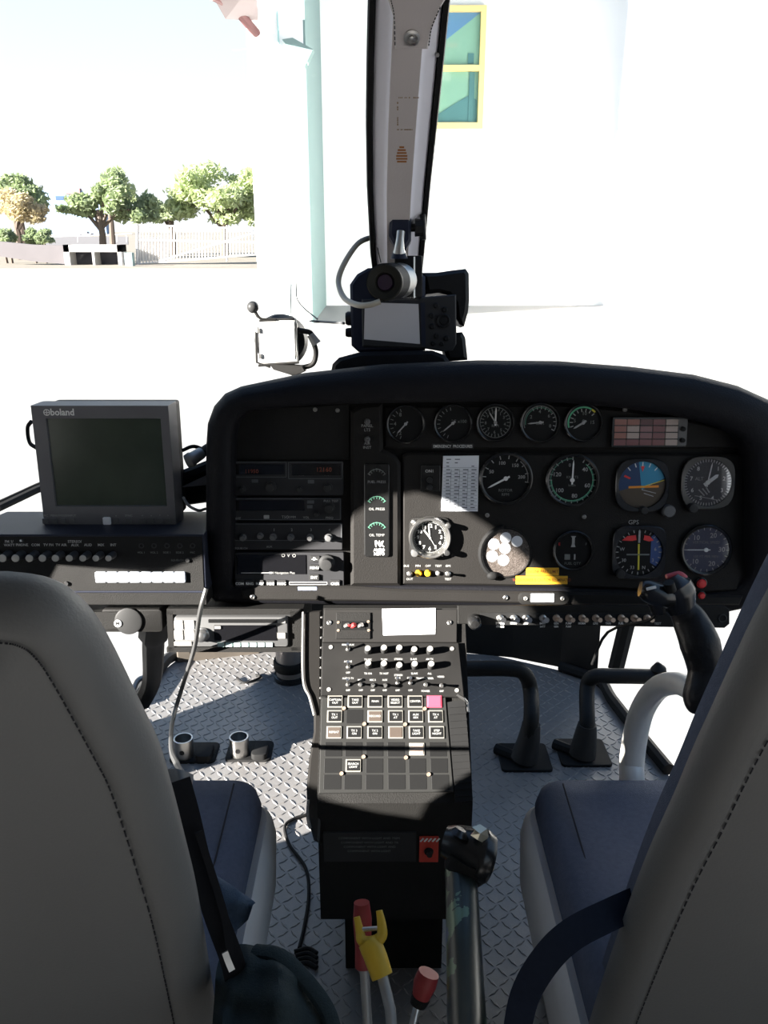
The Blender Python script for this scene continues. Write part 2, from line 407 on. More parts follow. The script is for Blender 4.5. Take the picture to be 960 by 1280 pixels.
# utility pole with crossarm
p = G(316, 300); t = thing('utility_pole', 'tall thin grey utility pole with a crossarm left of the hangar', 'pole', p)
PG = mat('pole_grey', (0.42, 0.46, 0.5), 0.7)
m = MB(); top = at_y(317, 44, p.y) - p; m.tube([(0, 0, 0), top], [0.16, 0.11], 8); obj('shaft', m, PG, t)
m = MB(); m.tube([at_y(291, 63, p.y) - p, at_y(319, 61, p.y) - p], 0.09, 6); obj('crossarm', m, PG, t)
for yy in (75, 100, 140, 155):
    m = MB(); q = at_y(316, yy, p.y) - p; m.cyl(q.x, q.y, q.z - 0.15, q.z + 0.15, 0.2, seg=8); obj('insulator', m, PG, t)
# distant building
p = G(78, 293); t = thing('distant_building', 'pale blue flat-roofed building far behind the trees', 'building', p)
def bl(px, py): q = at_y(px, py, p.y) - p; return q
m = MB(); a, b = bl(56, 291), bl(128, 238); m.box(((a.x+b.x)/2, 2, b.z/2), (b.x-a.x, 4, b.z)); obj('walls', m, mat('pale_blue_wall', (0.20, 0.28, 0.42), 0.8), t)
m = MB(); a, b = bl(82, 243), bl(100, 236); m.box(((a.x+b.x)/2, 0.5, (a.z+b.z)/2 + 0.1), (b.x-a.x, 2, b.z-a.z)); obj('roof_box', m, mat('rust_pink', (0.25, 0.14, 0.14), 0.8), t)
m = MB(); a, b = bl(70, 250), bl(86, 245); m.box(((a.x+b.x)/2, -0.1, (a.z+b.z)/2), (b.x-a.x, 0.2, b.z-a.z)); obj('window_band', m, mat('dark_blue_glass', (0.05, 0.09, 0.2), 0.3), t)
# trees and bushes
def leafmat(name, col):
    q = mat(name, col, 0.8, noise=0.35, nscale=0.6); n = q.node_tree; b = n.nodes['Principled BSDF']; o = n.nodes['Material Output']
    tr = n.nodes.new('ShaderNodeBsdfTranslucent'); tr.inputs[0].default_value = (col[0]*1.2, col[1]*1.25, col[2], 1); mx = n.nodes.new('ShaderNodeMixShader'); mx.inputs[0].default_value = 0.45
    n.links.new(b.outputs[0], mx.inputs[1]); n.links.new(tr.outputs[0], mx.inputs[2]); n.links.new(mx.outputs[0], o.inputs[0]); return q
def crown(m, blobs, n, s, rnd):
    big = blobs; blobs = []
    for (x_, y_, z_, rx, rz) in big:
        for _ in range(9):
            a = rnd.uniform(0, 6.283); u = math.sqrt(rnd.random()) * 0.8; q = rnd.uniform(0.3, 0.55)
            blobs.append((x_ + rx*u*math.cos(a), y_ + rx*rnd.uniform(-0.6, 0.6), z_ + rz*u*math.sin(a), rx*q, rz*q*0.9))
    tot = sum(b[3] * b[4] for b in blobs)
    for (cx_, cy_, cz_, rx, rz) in blobs:
        for _ in range(int(n * rx * rz / tot)):
            while True:
                v = Vector((rnd.uniform(-1, 1), rnd.uniform(-1, 1), rnd.uniform(-1, 1)))
                if 0.25 < v.length < 1: break
            v = Vector((v.x * rx, v.y * rx, v.z * rz)) * (0.8 + 0.5 * rnd.random())
            c = Vector((cx_, cy_, cz_)) + v
            a = Vector((rnd.gauss(0, 1), rnd.gauss(0, 1), rnd.gauss(0, 1))).normalized(); b = a.orthogonal().normalized()
            k = s * rnd.uniform(0.5, 1.3)
            m.add([c - a*k, c + b*k*0.4, c + a*k, c - b*k*0.4], [(0, 1, 2, 3)])
def tree(base, blobs_px, y, leaf, n, label, name='tree', group=None, trunk=True, s=0.22, bark=None):
    rnd = random.Random(hash((base, n)) & 0xffff)
    p = G(base[0], 292); p = Vector((at_y(base[0], 300, y).x, y, -0.8))
    t = thing(name, label, 'tree' if trunk else 'bush', p, group)
    bl_ = []
    for (px, py, rx, ry) in blobs_px:
        c = at_y(px, py, y) - p; kx = y / FPX / 0.95
        bl_.append((c.x, rnd.uniform(-0.5, 0.5) * rx * kx, c.z, rx * kx, ry * kx))
    m = MB(); crown(m, bl_, int(n*1.7), s, rnd); obj('foliage', m, leaf, t, recalc=False)
    bk = bark or mat('tree_bark', (0.10, 0.075, 0.06), 0.9, noise=0.3)
    m = MB()
    if trunk:
        h = min(b[2] for b in bl_)
        m.tube([(0, 0, -0.1), (0.1, 0, h * 0.5), (0, 0, h)], [0.28, 0.22, 0.16], 8)
        for b in bl_: m.tube([(0, 0, h * 0.6), ((b[0]) * 0.5, b[1] * 0.5, (h + b[2]) / 2), (b[0], b[1], b[2])], [0.14, 0.1, 0.05], 6)
        obj('trunk', m, bk, t)
    else:
        for b in bl_: m.tube([(b[0] * 0.8, 0, -0.05), (b[0], b[1], b[2])], [0.08, 0.03], 6)
        obj('stem', m, bk, t)
    return t
LG = leafmat('leaf_grey_green', (0.36, 0.40, 0.27)); LD = leafmat('leaf_dark_green', (0.27, 0.32, 0.20)); LT = leafmat('leaf_tan', (0.46, 0.39, 0.28)); LL = leafmat('leaf_light_green', (0.40, 0.45, 0.28))  # haze over the distant trees mixed into these lighter leaf colours
tree((28, 0), [(20, 238, 26, 17), (45, 250, 18, 14), (5, 252, 18, 14)], 62, LD, 2600, 'dark green tree at the far left behind the tan tree')
tree((22, 1), [(14, 252, 22, 15), (34, 262, 24, 15), (50, 268, 15, 10)], 56, LT, 2200, 'tan dry-leaved tree at the far left behind the bushes', s=0.2)
tree((127, 0), [(136, 236, 22, 18), (105, 255, 30, 14), (150, 255, 24, 16), (176, 262, 18, 15), (85, 262, 16, 8)], 58, LD, 4200, 'wide green tree with a dark trunk behind the guard rail')
tree((140, 5), [(140, 228, 22, 13), (150, 242, 18, 14)], 74, LL, 900, 'light olive tree top rising above the wide green tree')
tree((280, 0), [(262, 238, 40, 24), (300, 235, 26, 22), (230, 255, 22, 18), (285, 262, 38, 16), (318, 250, 18, 26)], 60, LL, 5200, 'big light green tree behind the white gate')
tree((215, 3), [(208, 268, 22, 10), (190, 266, 14, 12)], 66, LG, 1300, 'low grey-green tree behind the left end of the gate')
tree((8, 7), [(4, 296, 12, 8), (12, 297, 7, 7)], 50, LD, 900, 'dark round bush at the left picture edge on the bank', 'bush', None, False, 0.16)
tree((48, 9), [(40, 297, 9, 8), (56, 297, 11, 8)], 50, LD, 1200, 'dark twin-lobed bush on the bank left of the culvert', 'bush', None, False, 0.16)
m = MB(); p = G(107, 296)
m.rbox(0, 0, 0.35, 0.8, 3.8, 1.6, 0.3, 0.1); m.rbox(-0.1, 0, 0.8, 1.25, 2.0, 1.4, 0.3, 0.15)
for sx in (-1.2, 1.2): 
    m.T = Matrix.Translation((sx, -0.8, 0.33)) @ Matrix.Rotation(math.pi/2, 4, 'X'); m.cyl(0, 0, 0, 0.2, 0.33, seg=12); m.T = None
tag(obj('parked_car', m, mat('grey_car_paint', (0.2, 0.2, 0.22), 0.4), None, Matrix.Translation(p)), 'small grey parked car beyond the road under the trees', 'car')

# ================================================================== CABIN SHELL
LIN = mat('cabin_liner_grey', (0.16, 0.16, 0.165), 0.75, noise=0.08, bump=0.2, bscale=300)
FLR = mat('worn_grey_tread_plate', (0.20, 0.192, 0.185), 0.38, 0.15, noise=0.22, nscale=9, bump=0.15, bscale=120)
# floor plate with a nose that narrows; raised lozenge bars
def fpt(px, py): v = G(px, py, 0.0); return (v.x, v.y)
nose = [fpt(835, 968), fpt(800, 925), fpt(765, 880), fpt(748, 856), fpt(700, 838), (0.30, 2.02), (0.0, 2.06), fpt(320, 812), fpt(225, 822), fpt(196, 845)]
FL = [(0.66, -0.2)] + [nose[0]] + nose[1:] + [fpt(165, 885), (-0.66, 1.55), (-0.66, -0.2)]
m = MB(); m.poly(FL, -0.03, 0.0)
def inside(x, y, pg):
    r = False; n = len(pg)
    for i in range(n):
        (xa, ya), (xb, yb) = pg[i], pg[(i+1) % n]
        if (ya > y) != (yb > y) and x < (xb - xa) * (y - ya) / (yb - ya) + xa: r = not r
    return r
pin = inset(FL, 0.02)
st = 0.0185
for i in range(-36, 36):
    for j in range(33, 112):
        x, y = i * st, j * st
        if not inside(x, y, pin): continue
        a = math.radians(38 if (i + j) % 2 else -52) 
        c, q = math.cos(a), math.sin(a); l, ww_ = 0.0115, 0.0027; h = 0.0013
        P4 = [(-l, 0), (0, -ww_), (l, 0), (0, ww_)]
        vs = [(x + u*c - v*q, y + u*q + v*c, 0.0) for u, v in P4] + [(x + (u*c - v*q)*0.6, y + (u*q + v*c)*0.6, h) for u, v in P4]
        m.add(vs, [(4, 5, 6, 7), (0, 1, 5, 4), (1, 2, 6, 5), (2, 3, 7, 6), (3, 0, 4, 7)])
struct('floor', m, FLR)
# black rubber edging along the right and left floor edge
m = MB(); m.tube(smooth_pts([(x, y, 0.012) for x, y in FL[1:6]], 5), 0.014, 8); struct('trim_1', m, RUB, smooth=True)
m = MB(); m.tube(smooth_pts([(x, y, 0.012) for x, y in FL[8:12]], 5), 0.016, 8); struct('trim_2', m, DKG, smooth=True)
# unseen left cabin side; openings and outline invented to shape the sunlit patches
holes = [[(0.33, 0.69), (0.40, 0.80), (0.46, 0.955), (0.524, 1.0), (0.57, 1.03), (0.611, 1.046), (0.644, 1.043), (0.672, 1.015), (0.702, 0.955), (0.715, 0.925), (0.792, 0.815), (0.88, 0.775), (0.90, 0.66), (0.80, 0.63), (0.62, 0.63), (0.44, 0.655)],
         [(1.02, 1.18), (0.955, 1.22), (0.915, 1.13), (0.975, 1.085)],  # added so the sun reaches the white square panel
         [(0.93, 0.215), (1.10, 0.12), (1.285, 0.11), (1.25, 0.235), (0.92, 0.262)]]
wall_with_hole('wall_left_sun_mask', -0.8, [(-1.7, -0.1), (1.50, -0.1), (1.545, 0.11), (1.575, 0.165), (1.64, 0.19), (1.9, 0.21), (1.9, 0.42), (1.35, 0.56), (1.28, 1.55), (-1.7, 1.55)], holes, LIN)
m = MB(); m.box((0.0, -0.35, 1.53), (1.62, 2.7, 0.04)); struct('ceiling', m, LIN)
wall_with_hole('wall_right', 0.82, [(-1.7, -0.1), (1.45, -0.1), (1.42, 0.25), (1.1, 0.5), (0.35, 0.55), (0.35, 1.2), (0.30, 1.55), (-1.7, 1.55)], [[(-1.3, 0.40), (0.02, 0.40), (0.02, 1.38), (-1.3, 1.38)]], LIN)
m = MB(); m.tube([P(-60, 657, 1.75), P(0, 634, 1.8), P(46, 612, 1.85), P(130, 580, 1.95)], 0.009, 8); m.tube([P(-60, 649, 1.78), P(0, 627, 1.83), P(46, 606, 1.88), P(130, 575, 1.97)], 0.004, 8)
struct('trim_3', m, BLK)
# windshield panes (two, curved) on either side of the post
GLW = glassmat('windshield_acrylic', (0.97, 0.98, 0.98), 0.03)
def wy(z): 
    T = [(0.05, 2.20), (0.45, 2.02), (0.88, 1.60), (1.35, 1.13), (1.52, 0.97)]
    for (za, ya), (zb, yb) in zip(T, T[1:]):
        if z <= zb: return ya + (yb - ya) * (z - za) / (zb - za)
    return T[-1][1]
for nme, sx, x0_ in (('window_1', -1, 0.03), ('window_2', 1, 0.03)):
    m = MB(); N = 12; vs = []; fs = []
    for j in range(N + 1):
        z = 0.05 + 1.47 * j / N
        for i in range(N + 1):
            x = x0_ + (0.79 - x0_) * i / N; vs.append((sx * x, wy(z) - 0.38 * (x / 0.8) ** 2.2, z))
    for j in range(N):
        for i in range(N):
            a = j * (N + 1) + i; fs.append((a, a + 1, a + N + 2, a + N + 1))
    m.add(vs, fs); struct(nme, m, GLW, smooth=60)
# front bulkhead under the panel
m = MB(); B = [G(225, 822, 0), G(300, 814, 0), G(400, 808, 0), (0.0, 2.08, 0), G(640, 822, 0), G(700, 834, 0), G(746, 852, 0)]
B = [Vector(b) for b in B]; tops = [b + Vector((0, 0.05, 0.07 if i < 2 else 0.62)) for i, b in enumerate(B)]
tops[0].z = 0.05; tops[1].z = 0.09; tops[-1].z = 0.62
m.loops([[*B], [*tops], [t_ + Vector((0, 0.03, 0)) for t_ in tops], [b + Vector((0, 0.03, 0)) for b in B]], closed=False, cap0=False, cap1=False)
struct('wall_front', m, BLK)
m = MB(); m.tube([P(786, 770, 1.95), P(770, 835, 2.0)], 0.02, 8); struct('trim_4', m, BLK)
m = MB(); a = G(265, 826, 0); m.T = Matrix.Translation(a) @ Matrix.Rotation(math.radians(14), 4, 'Z'); m.box((0.02, 0.02, 0.03), (0.22, 0.02, 0.06), 0.004)
for i in range(6): m.T = Matrix.Translation(a) @ Matrix.Rotation(math.radians(14), 4, 'Z') @ Matrix.Translation((-0.06 + i * 0.03, 0.01, 0.03 + 0.01 * (i % 2))) @ Matrix.Rotation(math.pi/2, 4, 'X'); m.cyl(0, 0, 0, 0.003, 0.004, seg=8)
m.T = None; tag(obj('floor_bracket', m, mat('bronze_primer', (0.09, 0.075, 0.06), 0.7, noise=0.3)), 'brownish perforated angle bracket at the front edge of the left floor', 'bracket')

# ================================================================== WINDSHIELD POST
A, Bp = P(498, 450, 1.5), P(512, -60, 0.93)
d = (Bp - A).normalized(); nrm = Vector((1, 0, 0)).cross(d).normalized()
if nrm.y > 0: nrm = -nrm
def post_pt(px, py, w=0.0):
    r = ray(px, py); o = A + nrm * w; return EYE + r * ((o - EYE).dot(nrm) / r.dot(nrm))
pm = Matrix(((1, d.x, nrm.x, A.x), (0, d.y, nrm.y, A.y), (0, d.z, nrm.z, A.z), (0, 0, 0, 1)))
pinv = pm.inverted()
def pl(px, py, w=0.0): v = pinv @ post_pt(px, py, w); return v
LFT = [(462, -210), (461, -55), (461, 0), (459, 80), (458, 150), (459, 230), (463, 300), (468, 350), (474, 455)]
RGT = [(596, -210), (572, -55), (564, 0), (556, 75), (548, 150), (539, 230), (530, 330), (526, 360), (520, 455)]
t = thing('windshield_post', 'grey padded centre windshield post between two black rubber seals', 'post', pm)
POSTG = mat('post_grey_vinyl', (0.56, 0.51, 0.495), 0.6, noise=0.06, nscale=14, bump=0.15, bscale=300)
POSTW = mat('post_lit_edge', (0.84, 0.82, 0.88), 0.55, noise=0.05)  # edge brightness from outdoors put into a paler colour
def strip(fn_l, fn_r, zs):
    L = []
    for a, b in zip(LFT, RGT):
        pa, pb = pl(*a), pl(*b); row = []
        for u, z in zs: row.append((pa.x + (pb.x - pa.x) * u, (pa.y + pb.y)/2, z))
        L.append(row)
    return L
m = MB(); m.loops(strip(0, 0, [(0.085, -0.03), (0.10, 0.004), (0.16, 0.010), (0.25, 0.014), (0.31, 0.024), (0.69, 0.024), (0.76, 0.014), (0.86, 0.010), (0.90, 0.004), (0.915, -0.03)]))
obj('cover', m, POSTW, t, smooth=True)
m = MB(); m.loops(strip(0, 0, [(0.30, 0.02), (0.315, 0.0262), (0.685, 0.0262), (0.70, 0.02)])); obj('centre_panel', m, POSTG, t, smooth=True)
m = MB(); m.loops(strip(0, 0, [(0.0, -0.05), (0.0, 0.004), (0.02, 0.010), (0.08, 0.010), (0.10, 0.002), (0.10, -0.05)])); obj('seal', m, RUB, t)
m = MB(); m.loops(strip(0, 0, [(0.905, -0.05), (0.905, 0.004), (0.92, 0.010), (0.98, 0.010), (1.0, 0.002), (1.0, -0.05)])); obj('seal', m, RUB, t)
# upper padded cap with curved stitched sides
cap = [(488, -55), (487, 0), (493, 20), (495, 60), (536, 60), (541, 35), (552, 8), (562, -8), (566, -55)]
m = MB(); q = [pl(*c, 0.0285) for c in cap]; m.poly([(v.x, v.y) for v in q][::-1], 0.022, 0.0325, 0.002)
c_ = obj('cap_panel', m, POSTG, t, smooth=True)
m = MB()
for side in (smooth_pts([pl(x, y, 0.033) for x, y in ((490, 0), (494, 20), (495, 58))], 6), smooth_pts([pl(x, y, 0.033) for x, y in ((552, 8), (541, 34), (537, 58))], 6)):
    for i in range(0, len(side) - 1, 1): m.tube([side[i].lerp(side[i+1], 0.15), side[i].lerp(side[i+1], 0.75)], 0.0007, 5)
obj('stitching', m, DKG, c_)
m = MB(); q = pl(516, 47, 0.033); m.lathe([(0.0095, 0.032), (0.0095, 0.035), (0.0065, 0.036), (0.006, 0.034), (0.004, 0.034), (0.0035, 0.037), (0.0005, 0.038)], (q.x, q.y, 0), 20); obj('screw', m, SILV, t, smooth=True)
m = MB(); q = pl(548, 69, 0.012); m.cyl(q.x, q.y, 0.010, 0.013, 0.0022, seg=10); obj('rivet', m, STEEL, t)
# glue stains and orange printed mark
m = MB()
for a, b in (((499, 122), (525, 122)), ((498, 122), (498, 160)), ((497, 162), (517, 162))):
    for k in range(14):
        if random.random() < 0.3: continue
        u, v = k/14, (k+0.8)/14
        p0, p1 = pl(a[0]+(b[0]-a[0])*u, a[1]+(b[1]-a[1])*u, 0.0262), pl(a[0]+(b[0]-a[0])*v, a[1]+(b[1]-a[1])*v, 0.0262)
        m.line(p0.x, p0.y, p1.x, p1.y, 0.0009 + 0.0008*random.random(), 0.0262, 0.0003)
obj('glue_residue', m, mat('brown_glue', (0.24, 0.15, 0.06), 0.7), t)
m = MB()
for k in range(6):
    y_ = 184 + k * 3.6; h = [3, 5, 6, 7, 7, 6][k]
    p0, p1 = pl(503 - h, y_, 0.0262), pl(503 + h, y_, 0.0262); m.line(p0.x, p0.y, p1.x, p1.y, 0.0026, 0.0262, 0.0003)
obj('printed_mark', m, mat('orange_print', (0.34, 0.13, 0.03), 0.6), t)
# ================================================================== INSTRUMENT PANEL
PF = Face(550, 640, 1.22, 10)
outer = [(268,752),(258,740),(256,700),(256,640),(256,560),(258,530),(266,508),(280,492),(300,483),(380,466),(480,455),(600,450),(700,451),(790,458),(870,468),(925,482),(965,500),(992,530),(997,600),(995,680),(982,725),(950,757),(912,765),(750,762),(600,758),(450,756),(320,755)]
inner = [(293,734),(289,728),(288,700),(288,640),(288,570),(289,545),(293,530),(300,520),(312,514),(385,507),(480,504),(600,502),(700,503),(780,510),(850,520),(900,532),(928,545),(942,565),(946,620),(945,690),(938,722),(920,738),(890,742),(750,737),(600,733),(450,732),(320,735)]
WR = 0.055
WB = 0.016
def rim_w(x, y): return WB if y > 737 else (0.030 if y > 712 else (0.045 if y > 680 else WR))
wr = [rim_w(*p) for p in outer]
om = [PF.loc(x, y, w_ * 0.65) for (x, y), w_ in zip(outer, wr)]; im = [PF.loc(x, y, w_) for (x, y), w_ in zip(inner, wr)]
PM = PF.mat(550, 640, 0); cen = PF.loc(550, 640)
panel = thing('instrument_panel', 'black padded helicopter instrument panel spanning the cabin under the windshield', 'instrument panel', PM)
def lerp2(a, b, t): return (a[0] + (b[0]-a[0])*t, a[1] + (b[1]-a[1])*t)
def ringz(t, z, grow=0.0):
    L = []
    for o_, i_, w_ in zip(om, im, wr):
        p = lerp2(o_, i_, t); zz = z * w_ / WR if z > 0 else z
        if grow: 
            c = ((o_[0]-0.05), (o_[1]+0.02)); l = math.hypot(*c); p = (p[0] + c[0]/l*grow, p[1] + c[1]/l*grow)
        L.append((p[0], p[1], zz))
    return L
m = MB()
LL_ = [ringz(0, -0.30, -0.02), ringz(0, -0.12), ringz(0, WR - 0.028), ringz(0.12, WR - 0.014), ringz(0.35, WR - 0.003), ringz(0.65, WR), ringz(0.9, WR - 0.004), ringz(1.0, WR - 0.012), ringz(1.0, -0.004)]
m.loops(LL_, True, False, False)
obj('glareshield', m, PAD, panel, smooth=60)
m = MB(); m.poly([lerp2(o_, i_, 0.97) for o_, i_ in zip(om, im)], -0.012, 0.0); obj('face_plate', m, PANEL, panel)
def pl_(px, py, w=0.0): q = PF.loc(px, py, w); return (q.x, q.y)
def ppoly(pts, w): return [pl_(x, y, w) for x, y in pts]
# bottom lip, painted plate catching the sun
m = MB(); m.poly(ppoly([(300,737),(318,733),(440,733),(500,737),(930,745),(925,757),(760,757),(600,754),(450,752),(315,751),(303,748)], WB + 0.004), WB - 0.014, WB + 0.004, 0.003)
obj('lower_lip', m, PANEL, panel, smooth=True)
m = MB(); m.poly(ppoly([(288, 513), (437, 505), (437, 575), (290, 575)], 0.004), 0.0, 0.004, 0.001); obj('blank_plate', m, BLK, panel)
m = MB(); m.poly(ppoly([(438, 733), (438, 575), (438, 514), (452, 506), (478, 504), (479, 562), (495, 570), (501, 580), (501, 733)], 0.018), 0.0, 0.018, 0.005); obj('centre_column', m, PANEL, panel, smooth=True)
m = MB(); m.poly(ppoly([(480, 560), (480, 508), (700, 506), (780, 512), (850, 523), (905, 535), (938, 560), (760, 562), (505, 562)], 0.012), 0.0, 0.010, 0.003); obj('upper_plate', m, PANEL, panel)
m = MB(); m.poly(ppoly([(503, 731), (503, 570), (508, 566), (930, 568), (943, 580), (941, 720), (930, 738), (880, 741), (750, 735), (600, 732)], 0.014), 0.0, 0.014, 0.003); obj('main_plate', m, PANEL, panel)
for (x, y, w_, lb) in ((316, 746, WB + 0.004, 1), (632, 747, WB + 0.004, 1), (730, 646, 0.014, 0), (609, 644, 0.014, 0), (781, 512, 0.01, 0), (891, 751, WB, 0), (394, 512, 0.004, 0), (422, 513, 0.004, 0), (657, 748, WB + 0.008, 0), (703, 748, WB + 0.008, 0)):
    m = MB(); q = pl_(x, y, w_); r = 0.0038 if lb else 0.0032
    m.lathe([(r, w_ - 0.001), (r, w_ + 0.0015), (r*0.6, w_ + 0.0028), (r*0.55, w_ + 0.0015), (0.0002, w_ + 0.0015)], (q[0], q[1], 0), 12)
    obj('screw', m, SILV if lb else STEEL, panel, smooth=True)
# placard holder on the lip
m = MB(); q = pl_(679, 747, WB + 0.004); k = 0.00113
m.rbox(q[0], q[1], WB + 0.003, WB + 0.0085, 66*k, 17*k, 8*k, 0.001); obj('placard_holder', m, BLK, panel, smooth=True)
m = MB(); m.rbox(q[0] - 2*k, q[1] + 0.001, WB + 0.0085, WB + 0.0095, 30*k, 11*k, 0.001); obj('placard', m, PAPER, panel, label='blank white placard')
# printed words straight on the panel
m = MB()
for (s, x, y, sz, w_) in (('GPS', 792, 653, 8, 0.0145), ('SEE PLACARD CHECKLIST', 790, 742, 4.6, 0.0145), ('CHECK BEFORE FLIGHT', 788, 747, 4.2, 0.0145), ('PANEL\nLTS', 459, 535, 5, 0.0185), ('AIR\nINST', 459, 557, 5, 0.0185)):
    q = pl_(x, y, w_); m.text(s, q[0], q[1], w_, sz * 0.00115)
for x in (508, 522.5, 535, 548, 560):
    q = pl_(x, 707.5, 0.0145); m.text({508: 'BUS', 522.5: 'PFH', 535: 'OFF', 548: 'TEST', 560: 'GPS'}[x], q[0], q[1], 0.0146, 0.0046, bold=0.01)
q = pl_(512, 724, .0145); m.text('OUT', q[0], q[1], 0.0146, 0.0046, bold=0.01); q = pl_(560, 724, .0145); m.text('TEST', q[0], q[1], 0.0146, 0.0046, bold=0.01)
obj('lettering', m, MARKD, panel)
# switch row under the clock
for i, x in enumerate((512, 560)):
    m = MB(); q = pl_(x, 717, 0.014); m.lathe([(0.004, 0.014), (0.004, 0.017), (0.0025, 0.018)], (q[0], q[1], 0), 12); m.tube([(q[0], q[1], 0.017), (q[0] - 0.001, q[1] + 0.003, 0.030)], [0.0014, 0.0022], 8); obj('toggle_switch', m, SILV, panel, smooth=True)
for x in (523, 534.5):
    m = MB(); q = pl_(x, 716, 0.014); m.lathe([(0.0048, 0.014), (0.0048, 0.019), (0.0036, 0.021), (0.0005, 0.0215)], (q[0], q[1], 0), 14); obj('indicator_lamp', m, AMBER, panel, smooth=True, label='amber indicator lamp')
m = MB(); q = pl_(547, 716, 0.014); m.lathe([(0.0032, 0.014), (0.0032, 0.018), (0.0018, 0.019)], (q[0], q[1], 0), 12); obj('push_button', m, STEEL, panel, smooth=True)
for x, y, r in ((459, 527, 4), (459, 549, 4)):
    m = MB(); q = pl_(x, y, 0.018); m.lathe([(0.0045, 0.018), (0.004, 0.025), (0.0028, 0.026)], (q[0], q[1], 0), 12); m.tube([(q[0], q[1], 0.025), (q[0], q[1] + 0.003, 0.034)], 0.0012, 6); obj('toggle_switch', m, GREYP, panel, smooth=True)
# small plate with two knobs left of the card
m = MB(); q = pl_(538, 598, 0.016); m.rbox(q[0], q[1], 0.0135, 0.017, 25*.00115, 34*.00115, 0.002, 0.001); sp_ = obj('selector_plate', m, GLOSS, panel)
for yy in (600, 609):
    m = MB(); q2 = pl_(537, yy, 0.017); m.lathe([(0.0045, 0.017), (0.004, 0.024), (0.0006, 0.025)], (q2[0], q2[1], 0), 12); obj('knob', m, DKG, sp_)
m = MB(); q2 = pl_(537, 589, 0.0173); m.text('ON1', q2[0], q2[1], 0.0173, 0.006); obj('lettering', m, MARK, sp_)
# embossed metal tape under the upper gauges
m = MB(); q = pl_(566, 558, 0.011); m.rbox(q[0], q[1], 0.0095, 0.0112, 52*.00116, 6.5*.00116, 0.001); mt_ = obj('embossed_tape', m, DKG, panel)
m = MB(); m.text('EMERGENCY  PROCEDURES', q[0], q[1], 0.0114, 0.0058, 0.78, bold=0.008); obj('lettering', m, MARK, mt_)
# red lights at right
for (x, y, r, c, lb) in ((876, 729, 6, REDM, 'red round push button'), (876, 744, 4.5, REDM, 'small red lamp')):
    m = MB(); q = pl_(x, y, 0.016); r *= 0.00113
    m.ring(q[0], q[1], 0.014, 0.018, r, r*1.3, 20); hb = obj('lamp_bezel', m, GLOSS, panel, smooth=True)
    m = MB(); m.lathe([(r, 0.014), (r, 0.02), (r*0.7, 0.0225), (0.0003, 0.023)], (q[0], q[1], 0), 18); obj('lamp_cap', m, c, hb, smooth=True, label=lb)

